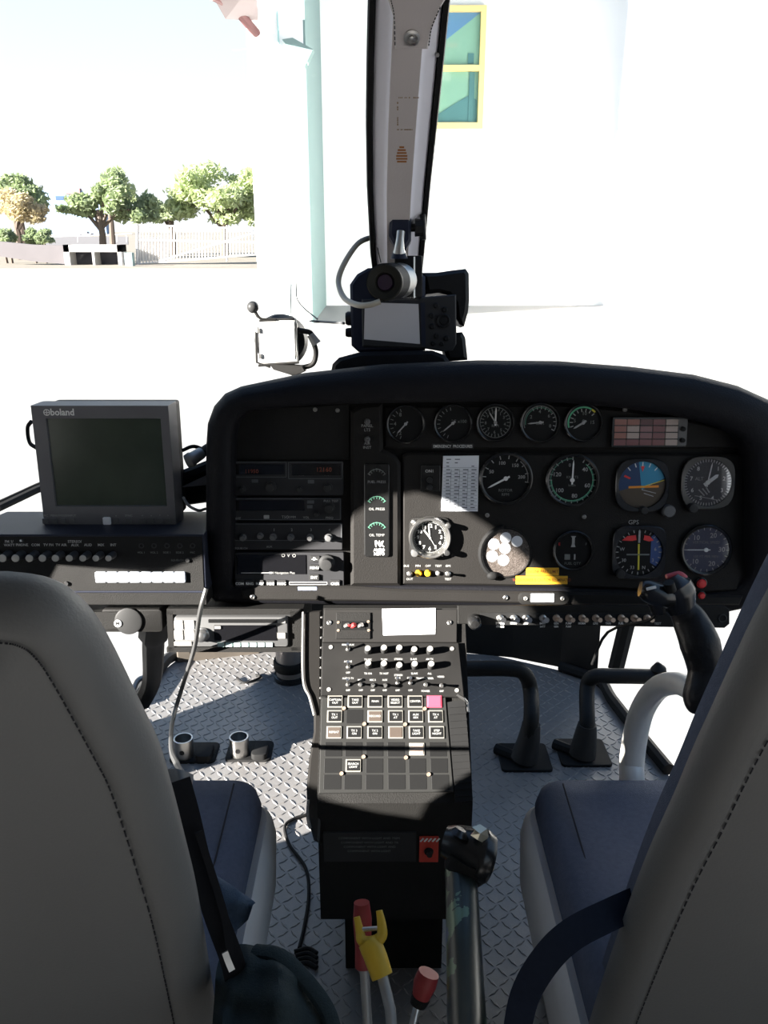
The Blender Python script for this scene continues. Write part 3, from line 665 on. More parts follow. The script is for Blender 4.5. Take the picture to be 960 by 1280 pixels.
# ------------------------------------------------------------------ round gauges
def gauge(name, label, cat, px, py, rp, marks, needle=None, w0=0.012, group=None, bezel='round', dial=DIAL, bez=GLOSS, knob=None, glass=None, depth=0.004):
    S = Sub(PF, px, py, w0); R = rp * S.k
    t = thing(name, label, cat, S.m, group)
    m = MB()
    if bezel == 'round': m.lathe([(R*1.12, -0.001), (R*1.12, depth), (R*1.06, depth + 0.0015), (R*0.98, depth + 0.0005), (R*0.97, 0.0008)], (0, 0, 0), 40, False)
    else:
        n = 40; o1 = []; 
        for i in range(n):
            a = 2*math.pi*i/n; p_ = 5.0 if bezel == 'square' else 3.4; cc, ss = math.cos(a), math.sin(a)
            r_ = 1.12 / ((abs(cc)**p_ + abs(ss)**p_) ** (1/p_)); o1.append((cc*r_*R, ss*r_*R))
        m.loops([[(x, y, -0.001) for x, y in o1], [(x, y, depth) for x, y in o1], [(x*.97, y*.97, depth+.001) for x, y in o1],
                 [(math.cos(2*math.pi*i/n)*R*0.99, math.sin(2*math.pi*i/n)*R*0.99, depth+.0005) for i in range(n)],
                 [(math.cos(2*math.pi*i/n)*R*0.97, math.sin(2*math.pi*i/n)*R*0.97, 0.0008) for i in range(n)]], True, False, False)
    obj('bezel', m, bez, t, smooth=True)
    m = MB(); m.cyl(0, 0, -0.001, 0.001, R*0.98, seg=36); d = obj('dial', m, dial, t)
    by = {}
    for mk in marks: by.setdefault(mk[0], []).append(mk[1:])
    for mt, lst in by.items():
        m = MB()
        for q in lst:
            k = q[0]
            if k == 'tick':   # a0,a1,n,r0,r1,w
                a0, a1, n, r0, r1, ww = q[1:]
                for i in range(n + 1):
                    a = math.radians(a0 + (a1 - a0) * i / max(n, 1)); m.line(R*r0*math.cos(a), R*r0*math.sin(a), R*r1*math.cos(a), R*r1*math.sin(a), ww*R, 0.0011)
            elif k == 'arc': _, r, a0, a1, ww = q; m.arc(0, 0, r*R, a0, a1, ww*R, 0.0011)
            elif k == 'nums':
                _, a0, a1, ls, r, sz = q
                for i, s_ in enumerate(ls):
                    a = math.radians(a0 + (a1 - a0) * i / max(1, len(ls) - 1)); m.text(s_, r*R*math.cos(a), r*R*math.sin(a), 0.0013, sz*R, bold=0.01)
            elif k == 'text': _, s_, x, y, sz = q; m.text(s_, x*R, y*R, 0.0013, sz*R)
            elif k == 'poly': _, pts, z = q; m.poly([(x*R, y*R) for x, y in pts], 0.0008, z)
            elif k == 'line': _, x0, y0, x1, y1, ww = q; m.line(x0*R, y0*R, x1*R, y1*R, ww*R, 0.0014)
        obj('markings', m, mt, d)
    if needle:
        for (a, l, ww, mt) in (needle if isinstance(needle, list) else [needle]):
            m = MB(); a = math.radians(a); c, s_ = math.cos(a), math.sin(a)
            def r2(x, y): return (R*(x*c - y*s_), R*(x*s_ + y*c))
            m.poly([r2(-0.18, -ww*1.1), r2(l*0.8, -ww), r2(l, 0), r2(l*0.8, ww), r2(-0.18, ww*1.1)], 0.0022, 0.0028); m.cyl(0, 0, 0.001, 0.0034, R*0.09, seg=14)
            obj('needle', m, mt, t)
    if knob:
        for (x, y, r, mt) in knob:
            lx, ly = S(x, y); m = MB(); r *= S.k; m.lathe([(r, 0), (r, 0.009), (r*0.85, 0.011), (0.0003, 0.0115)], (lx, ly, 0), 18); obj('knob', m, mt, t, smooth=True)
    if glass:
        m = MB(); m.cyl(0, 0, depth - 0.0012, depth - 0.0007, R*0.975, seg=36); obj('cover_glass', m, glass, t)
    return t
UG = 'small round gauges in the upper row'
D2 = mat('dim_marking', (0.16, 0.17, 0.16), 0.6); D3 = mat('dim_green_marking', (0.08, 0.22, 0.15), 0.6)
gauge('gauge', 'small round gauge with a right-side blank dial, first from the left in the upper row', 'gauge', 507, 530, 22, [(D2, 'tick', 110, 250, 8, 0.72, 0.9, 0.04), (D2, 'nums', 120, 240, ['8', '4', '2'], 0.6, 0.3)], (228, 0.75, 0.035, MARKD), group=UG)
gauge('gauge', 'small round gauge reading low second from the left in the upper row', 'gauge', 566, 529, 22, [(D2, 'tick', 100, 250, 9, 0.72, 0.9, 0.04), (D2, 'text', '°C x100', 0.35, 0.1, 0.26)], (220, 0.75, 0.035, MARKD), group=UG)
gauge('gauge', 'small round gauge with two upright white needles, centre of the upper row', 'gauge', 619, 528, 22, [(D2, 'arc', 0.86, 0, 359, 0.03), (D2, 'tick', 0, 345, 23, 0.66, 0.84, 0.04), (D2, 'nums', 60, 390, ['1', '10', '9', '8', '7', '6', '5', '4', '3'], 0.55, 0.24), (D2, 'text', 'RPM', 0, -0.2, 0.22)], [(88, 0.85, 0.04, MARK), (122, 0.7, 0.035, MARKD)], group=UG)
gauge('gauge', 'small round gauge with a white top arc and level needle, fourth in the upper row', 'gauge', 675, 528, 23, [(D2, 'arc', 0.88, -30, 200, 0.05), (D3, 'arc', 0.8, 40, 190, 0.04), (MARKD, 'tick', -30, 120, 9, 0.72, 0.9, 0.04), (D2, 'nums', -20, 150, ['8', '6', '4', '2'], 0.58, 0.26), (D2, 'text', 'BAR', 0, -0.05, 0.24)], (186, 0.7, 0.035, MARKD), group=UG)
gauge('gauge', 'small round gauge with a bright green and yellow arc, rightmost of the upper row', 'gauge', 729, 528, 22, [(GREEN, 'arc', 0.86, 60, 200, 0.09), (YEL, 'arc', 0.86, 42, 58, 0.10), (MARKD, 'tick', 40, 200, 8, 0.6, 0.78, 0.05), (D2, 'nums', 0, 170, ['15', '10', '5'], 0.5, 0.28), (MARKD, 'text', 'S', 0, 0, 0.4)], (212, 0.68, 0.05, MARKD), group=UG)
gauge('rotor_gauge', 'larger round gauge with a white upper right arc and needle pointing lower left', 'gauge', 632, 598, 30, [(MARKD, 'tick', -10, 175, 8, 0.82, 0.97, 0.035), (MARKD, 'arc', 0.93, -10, 50, 0.04), (MARKD, 'nums', 155, 5, ['50', '100', '150', '200'], 0.66, 0.2), (D2, 'text', 'ROTOR', 0, -0.5, 0.17), (D2, 'text', 'RPM', 0, -0.68, 0.17)], (208, 0.85, 0.035, MARK), w0=0.016)
gauge('airspeed_gauge', 'large round gauge ringed by a thin green arc with its white needle straight up', 'gauge', 715, 600, 30, [(D3, 'arc', 0.9, 40, -270, 0.035), (GREEN, 'arc', 0.86, 50, -180, 0.025), (MARKD, 'tick', 60, -270, 22, 0.84, 0.99, 0.035), (MARKD, 'nums', 40, -200, ['40', '60', '80', '100', '120'], 0.68, 0.24), (MARKD, 'text', '0', -0.12, 0.62, 0.2), (D2, 'text', 'KNOTS', 0, 0.12, 0.15), (D2, 'text', 'km/h', 0, -0.22, 0.15)], (88, 0.85, 0.03, MARK), w0=0.016)
# attitude indicator
SKYB = mat('indicator_sky_blue', (0.03, 0.25, 0.42), 0.5); NAVY = mat('indicator_navy', (0.01, 0.04, 0.12), 0.5); BRN = mat('indicator_brown', (0.07, 0.05, 0.03), 0.6)
cap_ = lambda a0, a1, r=0.97, n=16: [(r*math.cos(math.radians(a0 + (a1-a0)*i/n)), r*math.sin(math.radians(a0 + (a1-a0)*i/n))) for i in range(n + 1)]
gauge('attitude_indicator', 'round attitude indicator with blue sky half, dark brown ground and red pointers', 'gauge', 802, 606, 30,
      [(NAVY, 'poly', cap_(15, 195), 0.0012), (SKYB, 'poly', cap_(17, 100) + [(0.0, -0.2)], 0.0014), (BRN, 'poly', cap_(-165, 15), 0.0012), (YEL, 'line', -0.1, -0.12, 0.92, 0.2, 0.03), (MARK, 'tick', 50, 130, 4, 0.78, 0.95, 0.04),
       (REDM, 'poly', [(-0.08, 0.78), (0.08, 0.78), (0, 0.55)], 0.002), (REDM, 'poly', [(-0.72, 0.42), (-0.48, 0.3), (-0.52, 0.24), (-0.76, 0.34)], 0.002), (ORANGE, 'line', -0.55, -0.1, 0.7, -0.06, 0.09), (MARKD, 'line', 0, -0.2, 0.6, -0.35, 0.03), (MARKD, 'line', 0.1, -0.35, 0.5, -0.48, 0.03)],
      None, w0=0.016, bezel='soft', knob=[(834, 638, 8, GREYP), (803, 637, 5, DKG)])
RG = glassmat('reflective_glass', (0.98, 0.98, 1.0), 0.07, 0.03); ALT = mat('altimeter_reflection_grey', (0.05, 0.05, 0.055), 0.5)  # grey reflection on the altimeter put into its dial colour
gauge('altimeter', 'round altimeter with white needle at the right end of the middle gauge row', 'gauge', 884, 603, 30,
      [(MARK, 'tick', 90, -270, 50, 0.86, 0.97, 0.02), (MARK, 'nums', 54, -234, ['1', '2', '3', '4', '5', '6', '7', '8'], 0.7, 0.24), (MARKD, 'line', -0.5, -0.55, 0.5, -0.75, 0.03), (MARKD, 'line', -0.35, -0.3, -0.1, -0.55, 0.05), (MARKD, 'line', -0.2, -0.25, 0.02, -0.5, 0.05), (MARKD, 'line', -0.05, -0.2, 0.1, -0.42, 0.05), (MARKD, 'text', 'ALT', -0.35, 0.15, 0.2)],
      [(38, 0.55, 0.07, MARK), (80, 0.85, 0.025, MARK)], w0=0.016, bezel='soft', knob=[(864, 634, 6, DKG)], glass=glassmat('altimeter_glass', (0.98, 0.98, 1.0), 0.15, 0.03), dial=ALT)
gauge('fuel_gauge', 'dark round gauge with a white upright bar and small lower window', 'gauge', 716, 688, 23, [(MARKD, 'poly', [(-0.14, 0.8), (0.14, 0.8), (0.07, 0.7), (0.07, 0.35), (0.12, 0.2), (-0.12, 0.2), (-0.07, 0.35), (-0.07, 0.7)], 0.002), (D2, 'poly', [(-0.45, -0.2), (-0.15, -0.2), (-0.15, -0.5), (-0.45, -0.5)], 0.002), (MARKD, 'line', 0.1, -0.2, 0.1, -0.5, 0.08), (REDM, 'text', 'E', -0.75, 0.35, 0.22), (D2, 'text', 'FUEL QTY', 0, -0.72, 0.2), (D2, 'text', 'F', 0.7, 0.35, 0.2)], None, w0=0.016)
HB = mat('compass_blue', (0.03, 0.07, 0.22), 0.5)
gauge('heading_indicator', 'square-bezelled compass gauge with two red flags and a yellow-green course bar', 'gauge', 798, 690, 30,
      [(HB, 'poly', [(0.5, 0.65), (0.62, 0.75), (0.85, 0.45), (0.97, 0.1), (0.93, -0.3), (0.75, -0.6), (0.5, -0.45)], 0.0012), (REDM, 'poly', [(-0.72, 0.5), (-0.5, 0.68), (-0.15, 0.72), (-0.12, 0.52), (-0.3, 0.48)], 0.002), (REDM, 'poly', [(0.2, 0.72), (0.42, 0.68), (0.6, 0.5), (0.4, 0.46), (0.18, 0.52)], 0.002),
       (MARKD, 'line', 0, 0.9, 0, 0.4, 0.08), (YEL, 'line', -0.01, 0.35, 0.02, -0.75, 0.07), (MARKD, 'tick', 0, 345, 23, 0.84, 0.95, 0.035), (MARKD, 'nums', 170, 370, ['W', '30', '33', 'N', '3', '6'], 0.7, 0.2), (D2, 'line', -0.5, -0.1, 0.45, -0.1, 0.06)],
      None, w0=0.016, bezel='square', knob=[(774, 716, 5.5, DKG)])
gauge('vertical_speed_gauge', 'round gauge with blue sky reflection coloured into its dark face, numbers and a level white needle pointing left', 'gauge', 882, 687, 29,
      [(MARKD, 'nums', 130, -130, ['10', '20', '30', '20', '10'], 0.68, 0.3), (MARKD, 'tick', 180, -150, 20, 0.86, 0.97, 0.03), (D2, 'text', 'VERTICAL SPEED', 0, 0.32, 0.16), (D2, 'text', '100 FT PER MIN', 0, -0.3, 0.16)], (180, 0.95, 0.02, MARK), w0=0.016, dial=mat('sky_reflection_face', (0.02, 0.025, 0.06), 0.5), glass=RG)  # blue sky reflection put into this dial colour
# annunciator panel
S = Sub(PF, 810, 540, 0.012); k = S.k
t = thing('annunciator_panel', 'wide warning light panel with pinkish reflections coloured into its grid cells at the upper right of the panel', 'warning panel', S.m)
m = MB(); m.rbox(0, 0, -0.001, 0.005, 93*k, 38*k, 0.003, 0.001); obj('housing', m, GLOSS, t)
reflection_cols = [(0.30,0.13,0.10),(0.36,0.20,0.16),(0.42,0.33,0.29),(0.25,0.13,0.13),(0.20,0.08,0.08),(0.12,0.05,0.05)]  # reflections in the dark cells painted in as lens colours
for r in range(4):
    for c in range(5):
        m = MB(); m.rbox((-36 + c*16)*k, (12.5 - r*8.4)*k, 0.004, 0.0062, (15.0)*k, 7.2*k, 0.0005, 0.0004)
        ci = [0, 1, 3, 4, 5][c] if r else [0, 0, 5, 4, 3][c]
        if c == 1 and r in (1, 2): ci = 2
        if c == 4: ci = 2
        if r == 3 and c in (0, 1, 2): ci = 4
        obj('warning_light', m, mat('lens_%d' % ci, reflection_cols[ci], 0.3), t)
m = MB(); m.rbox(41.5*k, 0, 0.003, 0.0058, 11*k, 33*k, 0.001); sp_ = obj('switch_strip', m, GREYP, t)
for yy in (4, -10): m = MB(); m.lathe([(3.2*k, 0.0055), (2.8*k, 0.010), (0.0003, 0.0105)], (41.5*k, yy*k, 0), 14); obj('push_button', m, RUB, sp_)
# vertical strip of three small arc gauges
S = Sub(PF, 471, 638, 0.019); k = S.k
t = thing('gauge_strip', 'tall narrow black strip of three arc gauges with a handwritten white note at its foot', 'gauge strip', S.m)
m = MB(); m.rbox(0, 0, -0.012, 0.003, 32*k, 118*k, 0.004, 0.0015); obj('housing', m, GLOSS, t)
for i, (cy, lab) in enumerate(((46, 'FUEL PRESS'), (12, 'OIL PRESS'), (-21, 'OIL TEMP'))):
    m = MB(); m.arc(0, (cy-6)*k, 12*k, 30, 150, 1*k, 0.0032)
    for a in range(30, 151, 20): A = math.radians(a); m.line(9*k*math.cos(A), (cy-6+9*math.sin(A))*k, 13*k*math.cos(A), (cy-6+13*math.sin(A))*k, 0.8*k, 0.0034)
    a_ = obj('arc_scale', m, D3 if i else D2, t)
    m = MB(); m.text(lab, 0, (cy - 10)*k, 0.0033, 4.6*k); obj('lettering', m, MARKD, a_)
m = MB(); z = 0.0033
for pts in ([(-2, -38), (-1, -46)], [(-1, -38), (3, -44)], [(3, -38), (4, -46)], [(6, -39), (5, -45)], [(8, -38), (6, -43), (9, -46)], [(1, -50), (9, -50)], [(1, -52), (9, -53)]):
    for a, b in zip(pts, pts[1:]): m.line(a[0]*k, a[1]*k, b[0]*k, b[1]*k, 1.4*k, z)
m.text('AUTO', 3*k, -50*k, z, 5*k, bold=0.03); m.text('METO', 3*k, -55*k, z, 5*k, bold=0.03)
obj('handwritten_note', m, MARK, t)
# clock
S = Sub(PF, 537, 671, 0.015); k = S.k
t = thing('clock', 'square-flanged black aircraft clock with silver rim, white numbers and three knobs', 'clock', S.m)
m = MB(); m.rbox(0, 0, -0.001, 0.003, 51*k, 50*k, 9*k, 0.001); obj('flange', m, BLK, t, smooth=True)
m = MB(); m.lathe([(26.5*k, 0.003), (26.5*k, 0.010), (25*k, 0.0125), (22.5*k, 0.012), (20.5*k, 0.006), (20*k, 0.003)], (0, 0, 0), 48, False); obj('rim', m, SILV, t, smooth=True)
m = MB(); m.cyl(0, 0, 0.002, 0.0045, 20.5*k, seg=40); d = obj('dial', m, DIAL, t)
m = MB()
for i in range(60):
    a = math.radians(6*i); r0 = 18.6 if i % 5 else 17.8; m.line(r0*k*math.cos(a), r0*k*math.sin(a), 19.8*k*math.cos(a), 19.8*k*math.sin(a), 0.5*k, 0.0045)
for i in range(12):
    a = math.radians(90 - 30*(i + 1)); m.text(str(i + 1), 14.5*k*math.cos(a), 14.5*k*math.sin(a), 0.0048, 6.2*k, bold=0.02)
obj('numerals', m, MARK, d)
for (ang, l, ww) in ((96, 15, 1.4), (128, 12, 1.8), (300, 12, 0.5)):
    a = math.radians(ang); m = MB(); m.line(-2*k*math.cos(a), -2*k*math.sin(a), l*k*math.cos(a), l*k*math.sin(a), ww*k, 0.0055); obj('hand', m, MARK, t)
m = MB(); m.cyl(0, 0, 0.0125, 0.0130, 22.5*k, seg=32); obj('cover_glass', m, glassmat('clock_glass', (1, 1, 1), 0.03), t)
for (x, y, r, mt) in ((-19, -19, 4.5, GREYP), (22, 16, 3.5, SILV), (21, -18, 4, DKG)):
    m = MB(); m.lathe([(r*k, 0.002), (r*k, 0.014), (r*k*0.8, 0.0165), (0.0002, 0.017)], (x*k, y*k, 0), 16); obj('knob', m, mt, t, smooth=True)
m = MB(); m.lathe([(3*k, 0.002), (3*k, 0.0045), (1.6*k, 0.0055), (0.0002, 0.0045)], (-20*k, 19*k, 0), 14); obj('screw', m, SILV, t, smooth=True)
m = MB(); m.lathe([(3*k, 0.002), (3*k, 0.0045), (1.6*k, 0.0055), (0.0002, 0.0045)], (16*k, -21*k, 0), 14); obj('screw', m, SILV, t, smooth=True)
# round hatch with glittery disc and seven white dots
S = Sub(PF, 632, 691, 0.015); k = S.k
t = thing('adhesive_disc', 'round glittery grey disc with seven white round stickers set in a panel hole', 'disc', S.m)
m = MB(); m.lathe([(32*k, -0.001), (32*k, 0.0012), (31*k, 0.0016), (30*k, 0.0004)], (0, 0, 0), 40, False); obj('rim', m, BLK, t)
GL = bpy.data.materials.new('glitter_grey'); GL.use_nodes = True; n = GL.node_tree; b_ = n.nodes['Principled BSDF']; v = n.nodes.new('ShaderNodeTexVoronoi'); v.inputs['Scale'].default_value = 900
cr = n.nodes.new('ShaderNodeValToRGB'); cr.color_ramp.elements[0].color = (0.04, 0.03, 0.025, 1); cr.color_ramp.elements[1].color = (0.15, 0.13, 0.115, 1); cr.color_ramp.elements[0].position = 0.3
tcn = n.nodes.new('ShaderNodeTexCoord'); n.links.new(tcn.outputs['Object'], v.inputs['Vector']); n.links.new(v.outputs['Color'], cr.inputs[0]); n.links.new(cr.outputs[0], b_.inputs['Base Color']); b_.inputs['Roughness'].default_value = 0.5
m = MB(); m.cyl(0, 0, -0.001, 0.0012, 30*k, seg=40); obj('disc', m, GL, t)
for (x, y) in ((632, 672), (646, 676.5), (617, 680), (631, 685), (615, 695), (629, 700), (644, 689)):
    if (x, y) == (644, 689): continue
    lx, ly = S(x, y); m = MB(); m.cyl(lx, ly, 0.001, 0.0018, 7*k, seg=20); obj('sticker', m, PAPER, t, label='white round sticker')
# half-ring cable loop along the disc's left side
m = MB(); pts = [(14*k + 34*k*math.cos(math.radians(a)) - 12*k, 34*k*math.sin(math.radians(a)), 0.003) for a in range(100, 235, 12)]
m.tube(pts, 0.0035, 8); m.sphere((pts[-1][0] + 0.003, pts[-1][1] - 0.002, 0.005), 0.0065, 10, 8, (1.3, 1, 0.8)); obj('rubber_seal', m, RUB, t, smooth=True)
# labels and card
S = Sub(PF, 678, 716, 0.0145); k = S.k
for (cx_, cy_, w_, h_, s_, lb) in ((678, 714.5, 41, 10, 'ENGINE PART LIMIT', 'short upper orange label tape under the white-dotted disc'), (677, 725, 65, 10.5, 'WHEN POWER IS CAUTION ILLUMINATED', 'long lower orange label tape above the lip placard')):
    lx, ly = S(cx_, cy_); 
    t = thing('label_tape', lb, 'label', S.m @ Matrix.Translation((lx, ly, 0)), None)
    m = MB(); m.rbox(0, 0, 0.0, 0.0006, w_*k, h_*k, 0.0006); obj('tape', m, LABEL, t)
    m = MB(); m.text(s_, 0, 0, 0.0008, 5.6*k, 0.8 if w_ < 50 else 0.68, bold=0.005); obj('lettering', m, mat('brown_print', (0.22, 0.04, 0.01), 0.6), t)
S = Sub(PF, 575, 604, 0.016); k = S.k
t = thing('reference_card', 'white printed reference card with a table clipped left of the rotor gauge', 'card', S.m)
pc = [S(554, 570), (S(598.5, 569.5)), (S(597, 639)), (S(551.5, 638.5))]
m = MB(); m.loops([[(x, y, -0.002) for x, y in pc], [(x, y, 0.002) for x, y in pc]]); obj('card', m, mat('card_stock', (0.84, 0.86, 0.9), 0.8, noise=0.03), t)
m = MB()
for r in range(15):
    y = 574 + r * 4.3
    for c in range(4):
        x = 558 + c * 10.5 - (r * 0.12)
        if r < 3 and random.random() < 0.4: continue
        wd = random.uniform(3, 7); x0_, y0_ = S(x, y); m.line(x0_, y0_, x0_ + wd*k, y0_, 1.1*k, 0.0021)
for c in range(3): a = S(564 + c*10.5, 586); b = S(563 + c*10.5 - 1, 634); m.line(*a, *b, 0.3*k, 0.0021)
for r in range(13): a = S(554, 584.5 + r*4.3); b = S(596, 584.5 + r*4.3); m.line(*a, *b, 0.25*k, 0.0021)
obj('printed_table', m, mat('grey_ink', (0.12, 0.13, 0.16), 0.8), t)

# ------------------------------------------------------------------ radios in the left stack
RADF = mat('radio_face', (0.030, 0.030, 0.032), 0.5, noise=0.15); EDGE = mat('radio_edge_grey', (0.085, 0.09, 0.095), 0.5); SCRN = mat('dark_display', (0.006, 0.006, 0.007), 0.15); DIM_OR = mat('dim_orange_segments', (0.25, 0.05, 0.02), 0.5)
def radio(name, label, cat, x0, y0, x1, y1, w0=0.008):
    S = Sub(PF, (x0+x1)/2, (y0+y1)/2, w0); t = thing(name, label, cat, S.m, 'panel radios in the left stack'); k = S.k
    m = MB(); m.rbox(0, 0, -0.008, 0.003, (x1-x0)*k, (y1-y0)*k, 0.0015, 0.0008); obj('faceplate', m, RADF, t)
    return S, t, k
def rects(S, t, name, lst, mt, z0=0.003, h=0.0008, r=0.0006, one=False, lab=None):
    o_ = None
    m = MB()
    for (x0, y0, x1, y1) in lst:
        if not one: m = MB()
        a = S(x0, y0); b = S(x1, y1); m.rbox((a[0]+b[0])/2, (a[1]+b[1])/2, z0 - 0.001, z0 + h, b[0]-a[0], a[1]-b[1], r, min(0.0003, h*0.4))
        if not one: o_ = obj(name, m, mt, t, label=lab)
    if one: o_ = obj(name, m, mt, t, label=lab)
    return o_
def frame_line(S, t, name, x0, y0, x1, y1, mt, wd=0.9, z=0.0032):
    m = MB(); k = S.k
    for (a, b) in (((x0, y0), (x1, y0)), ((x1, y0), (x1, y1)), ((x1, y1), (x0, y1)), ((x0, y1), (x0, y0))): m.line(*S(*a), *S(*b), wd*k, z)
    return obj(name, m, mt, t)
def knobs(S, t, lst, mt, z0=0.003, h=0.012, name='knob'):
    for (x, y, r) in lst:
        c = S(x, y); r *= S.k; m = MB(); m.lathe([(r, z0 - 0.001), (r, z0 + h*0.35), (r*0.72, z0 + h*0.4), (r*0.66, z0 + h), (r*0.5, z0 + h*1.02), (0.0002, z0 + h)], (c[0], c[1], 0), 18)
        obj(name, m, mt, t, smooth=True)
def words(S, t, lst, mt=MARKD, z=0.0033, name='lettering', bold=0.0):
    m = MB()
    for (s_, x, y, sz) in lst: c = S(x, y); m.text(s_, c[0], c[1], z, sz*S.k, bold=bold)
    return obj(name, m, mt, t)
S, t, k = radio('radio', 'dark panel radio with twin display windows, topmost unit of the left stack', 'radio', 290, 577, 429, 619)
frame_line(S, t, 'trim_line', 292, 577.5, 358, 596, EDGE); frame_line(S, t, 'trim_line', 361, 577.5, 428, 598, EDGE)
d = rects(S, t, 'display', [(294, 580, 356, 593), (364, 580, 426, 594)], SCRN)
words(S, t, [('11950', 315, 589, 7), ('12160', 405, 587, 8)], DIM_OR, 0.004, 'digits')
knobs(S, t, [(304, 611, 4), (339, 608, 7), (375, 611, 4), (410, 609, 6)], DKG); words(S, t, [('USE', 308, 591, 4), ('STBY', 338, 591.5, 4), ('USE', 377, 593, 4), ('STBY', 410, 593, 4)])
rects(S, t, 'badge', [(315, 599, 323, 603), (385, 599.5, 393, 604)], EDGE)
S, t, k = radio('radio', 'dark panel radio with one long blank display, second unit of the left stack', 'radio', 290, 622, 427, 650)
frame_line(S, t, 'trim_line', 291, 623, 425.5, 649, EDGE); rects(S, t, 'display', [(294, 625, 381, 638)], SCRN); knobs(S, t, [(412, 634, 7), (396, 642, 3.5)], DKG)
rects(S, t, 'button', [(384, 625, 393, 629), (384, 631, 391, 635)], EDGE); rects(S, t, 'badge', [(330, 643.5, 337, 648)], MARKD, h=0.0005)
words(S, t, [('TSO', 357, 646, 5), ('COMM', 364, 646, 4), ('VOL', 383, 646.5, 4), ('PULL TEST', 414, 626, 4), ('FREQ', 412, 647, 4), ('KHZ', 298, 647.5, 3.5)])
S, t, k = radio('audio_selector', 'dark selector strip with six round knobs, third unit of the left stack', 'radio', 290, 653, 428, 687)
frame_line(S, t, 'trim_line', 291, 654.5, 427, 675, EDGE)
knobs(S, t, [(304.5, 671, 4.5), (326, 669, 4), (342, 670.5, 4.5), (364, 671, 4.5), (388, 671, 4.5), (411, 671, 5)], GREYP)
words(S, t, [('1', 343, 662, 5), ('2', 365, 662, 5), ('3', 389, 662, 5), ('4', 412, 662, 5), ('SQUELCH', 302, 685, 3.6), ('AUX', 337, 683, 3.5)])
S, t, k = radio('navigation_unit', 'wide navigation unit with dark screen, side knob and white bottom buttons, bottom of the stack', 'radio', 294, 690, 430, 735, 0.010)
rects(S, t, 'display', [(296, 693, 383, 717)], SCRN, h=0.0012)
rects(S, t, 'button', [(388, 694, 400, 701), (388, 705, 399, 712), (387, 717, 399, 724)], DKG, h=0.004)
words(S, t, [('-D-', 393.5, 697.5, 5), ('MENU', 393.5, 708.5, 4.2), ('ENT', 393, 720.5, 4.5)], MARK, 0.0073, bold=0.02)
knobs(S, t, [(409, 702, 10)], DKG, h=0.022)
rects(S, t, 'button', [(296, 724, 305, 731), (308, 724, 318, 731), (321, 724, 330, 731), (333.5, 724, 344, 731), (347, 724, 358, 731), (413, 724, 425, 731)], DKG, h=0.003)
words(S, t, [('COM', 300.5, 728.5, 4.6), ('RNG', 313, 728.5, 4.6), ('NAV', 325.5, 728.5, 4.6), ('MSG', 339, 728.5, 4.6), ('PROC', 352.5, 728.5, 4.2), ('CRSR', 419, 728.5, 4.4)], MARK, 0.0063, bold=0.025)
frame_line(S, t, 'card_slot', 362, 727, 409, 730, MARKD, 0.8)
m = MB(); a = S(302, 715.3); b = S(341, 715.3); m.line(*a, *b, 1.1*k, 0.0045); a = S(355, 695.5); c_ = S(363, 695.5); 

obj('display_line', m, MARKD, t)
words(S, t, [('O', 354.5, 693.7, 6), ('O', 368, 694, 6), ('V', 361, 694, 5)], MARKD, 0.0045); words(S, t, [('300 Navigation Plus', 353, 715.3, 4)], MARKD, 0.0045)
m = MB(); a = S(385, 734); m.rbox(a[0], a[1], 0.004, 0.010, 24*k, 4.5*k, 0.001, 0.0005); obj('data_card_tab', m, mat('pale_blue_tab', (0.35, 0.42, 0.62), 0.5), t)

# ------------------------------------------------------------------ switch strip below the panel
SF = Face(700, 775, 1.165, 10)
S = Sub(SF, 745, 775); k = S.k
t = thing('switch_strip', 'long black strip of small switches hanging below the right half of the panel', 'switch panel', S.m)
pts = [S(x, y) for x, y in ((572, 757), (905, 757), (912, 762), (912, 780), (906, 785), (572, 780))]
m = MB(); m.poly(pts[::-1], -0.004, 0.0, 0.0008); obj('plate', m, BLK, t)
m = MB(); a, b = S(600, 766), S(815, 781); m.rbox((a[0]+b[0])/2, (a[1]+b[1])/2, -0.001, 0.0012, b[0]-a[0], a[1]-b[1], 0.001); obj('label_strip', m, mat('black_gloss_strip', (0.02, 0.02, 0.02), 0.35), t)
m = MB(); c = S(592, 775); m.lathe([(8*k, 0), (9*k, 0.008), (8*k, 0.018), (5*k, 0.022), (0.0003, 0.023)], (c[0], c[1], 0), 18); obj('knob', m, GLOSS, t, smooth=True)
xs = [625, 642, 657, 678, 695, 710.5, 727, 744, 760, 776, 792, 808]
for i, x in enumerate(xs):
    c = S(x, 772); m = MB(); m.lathe([(4.6*k, 0), (4.6*k, 0.004), (3*k, 0.005), (3*k, 0.006)], (c[0], c[1], 0), 12)
    big = i in (0, 1, 2, 3)
    m.tube([(c[0], c[1], 0.004), (c[0] + 0.001, c[1] + 0.001, 0.012), (c[0] + 0.002, c[1] + 0.002, 0.02)], [1.6*k, 2.0*k, (3.6 if big else 3.0)*k], 8)
    obj('toggle_switch', m, SILV if big else mat('brass_tip', (0.55, 0.42, 0.32), 0.4, 0.7), t, smooth=True)
    if i < 11:
        m = MB(); c = S(x, 779); lab = ['STROBE', 'PITOT', 'NAV', 'BATT', 'GEN', 'PUMP', 'HORN', 'LDG', 'TAXI', 'FUEL', 'START'][i]
        m.text(lab, c[0], c[1], 0.0013, 3.8*k, 0.8, bold=0.04)
        if i in (0, 3, 4, 5): c = S(x, 783); m.text(lab, c[0], c[1], 0.0013, 3.4*k, 0.8, bold=0.04)
        obj('lettering', m, MARK, t)
for x in (878, 903): m = MB(); c = S(x, 773); m.ring(c[0], c[1], 0, 0.001, 4*k, 5.5*k, 16); obj('hole_rim', m, DKG, t)
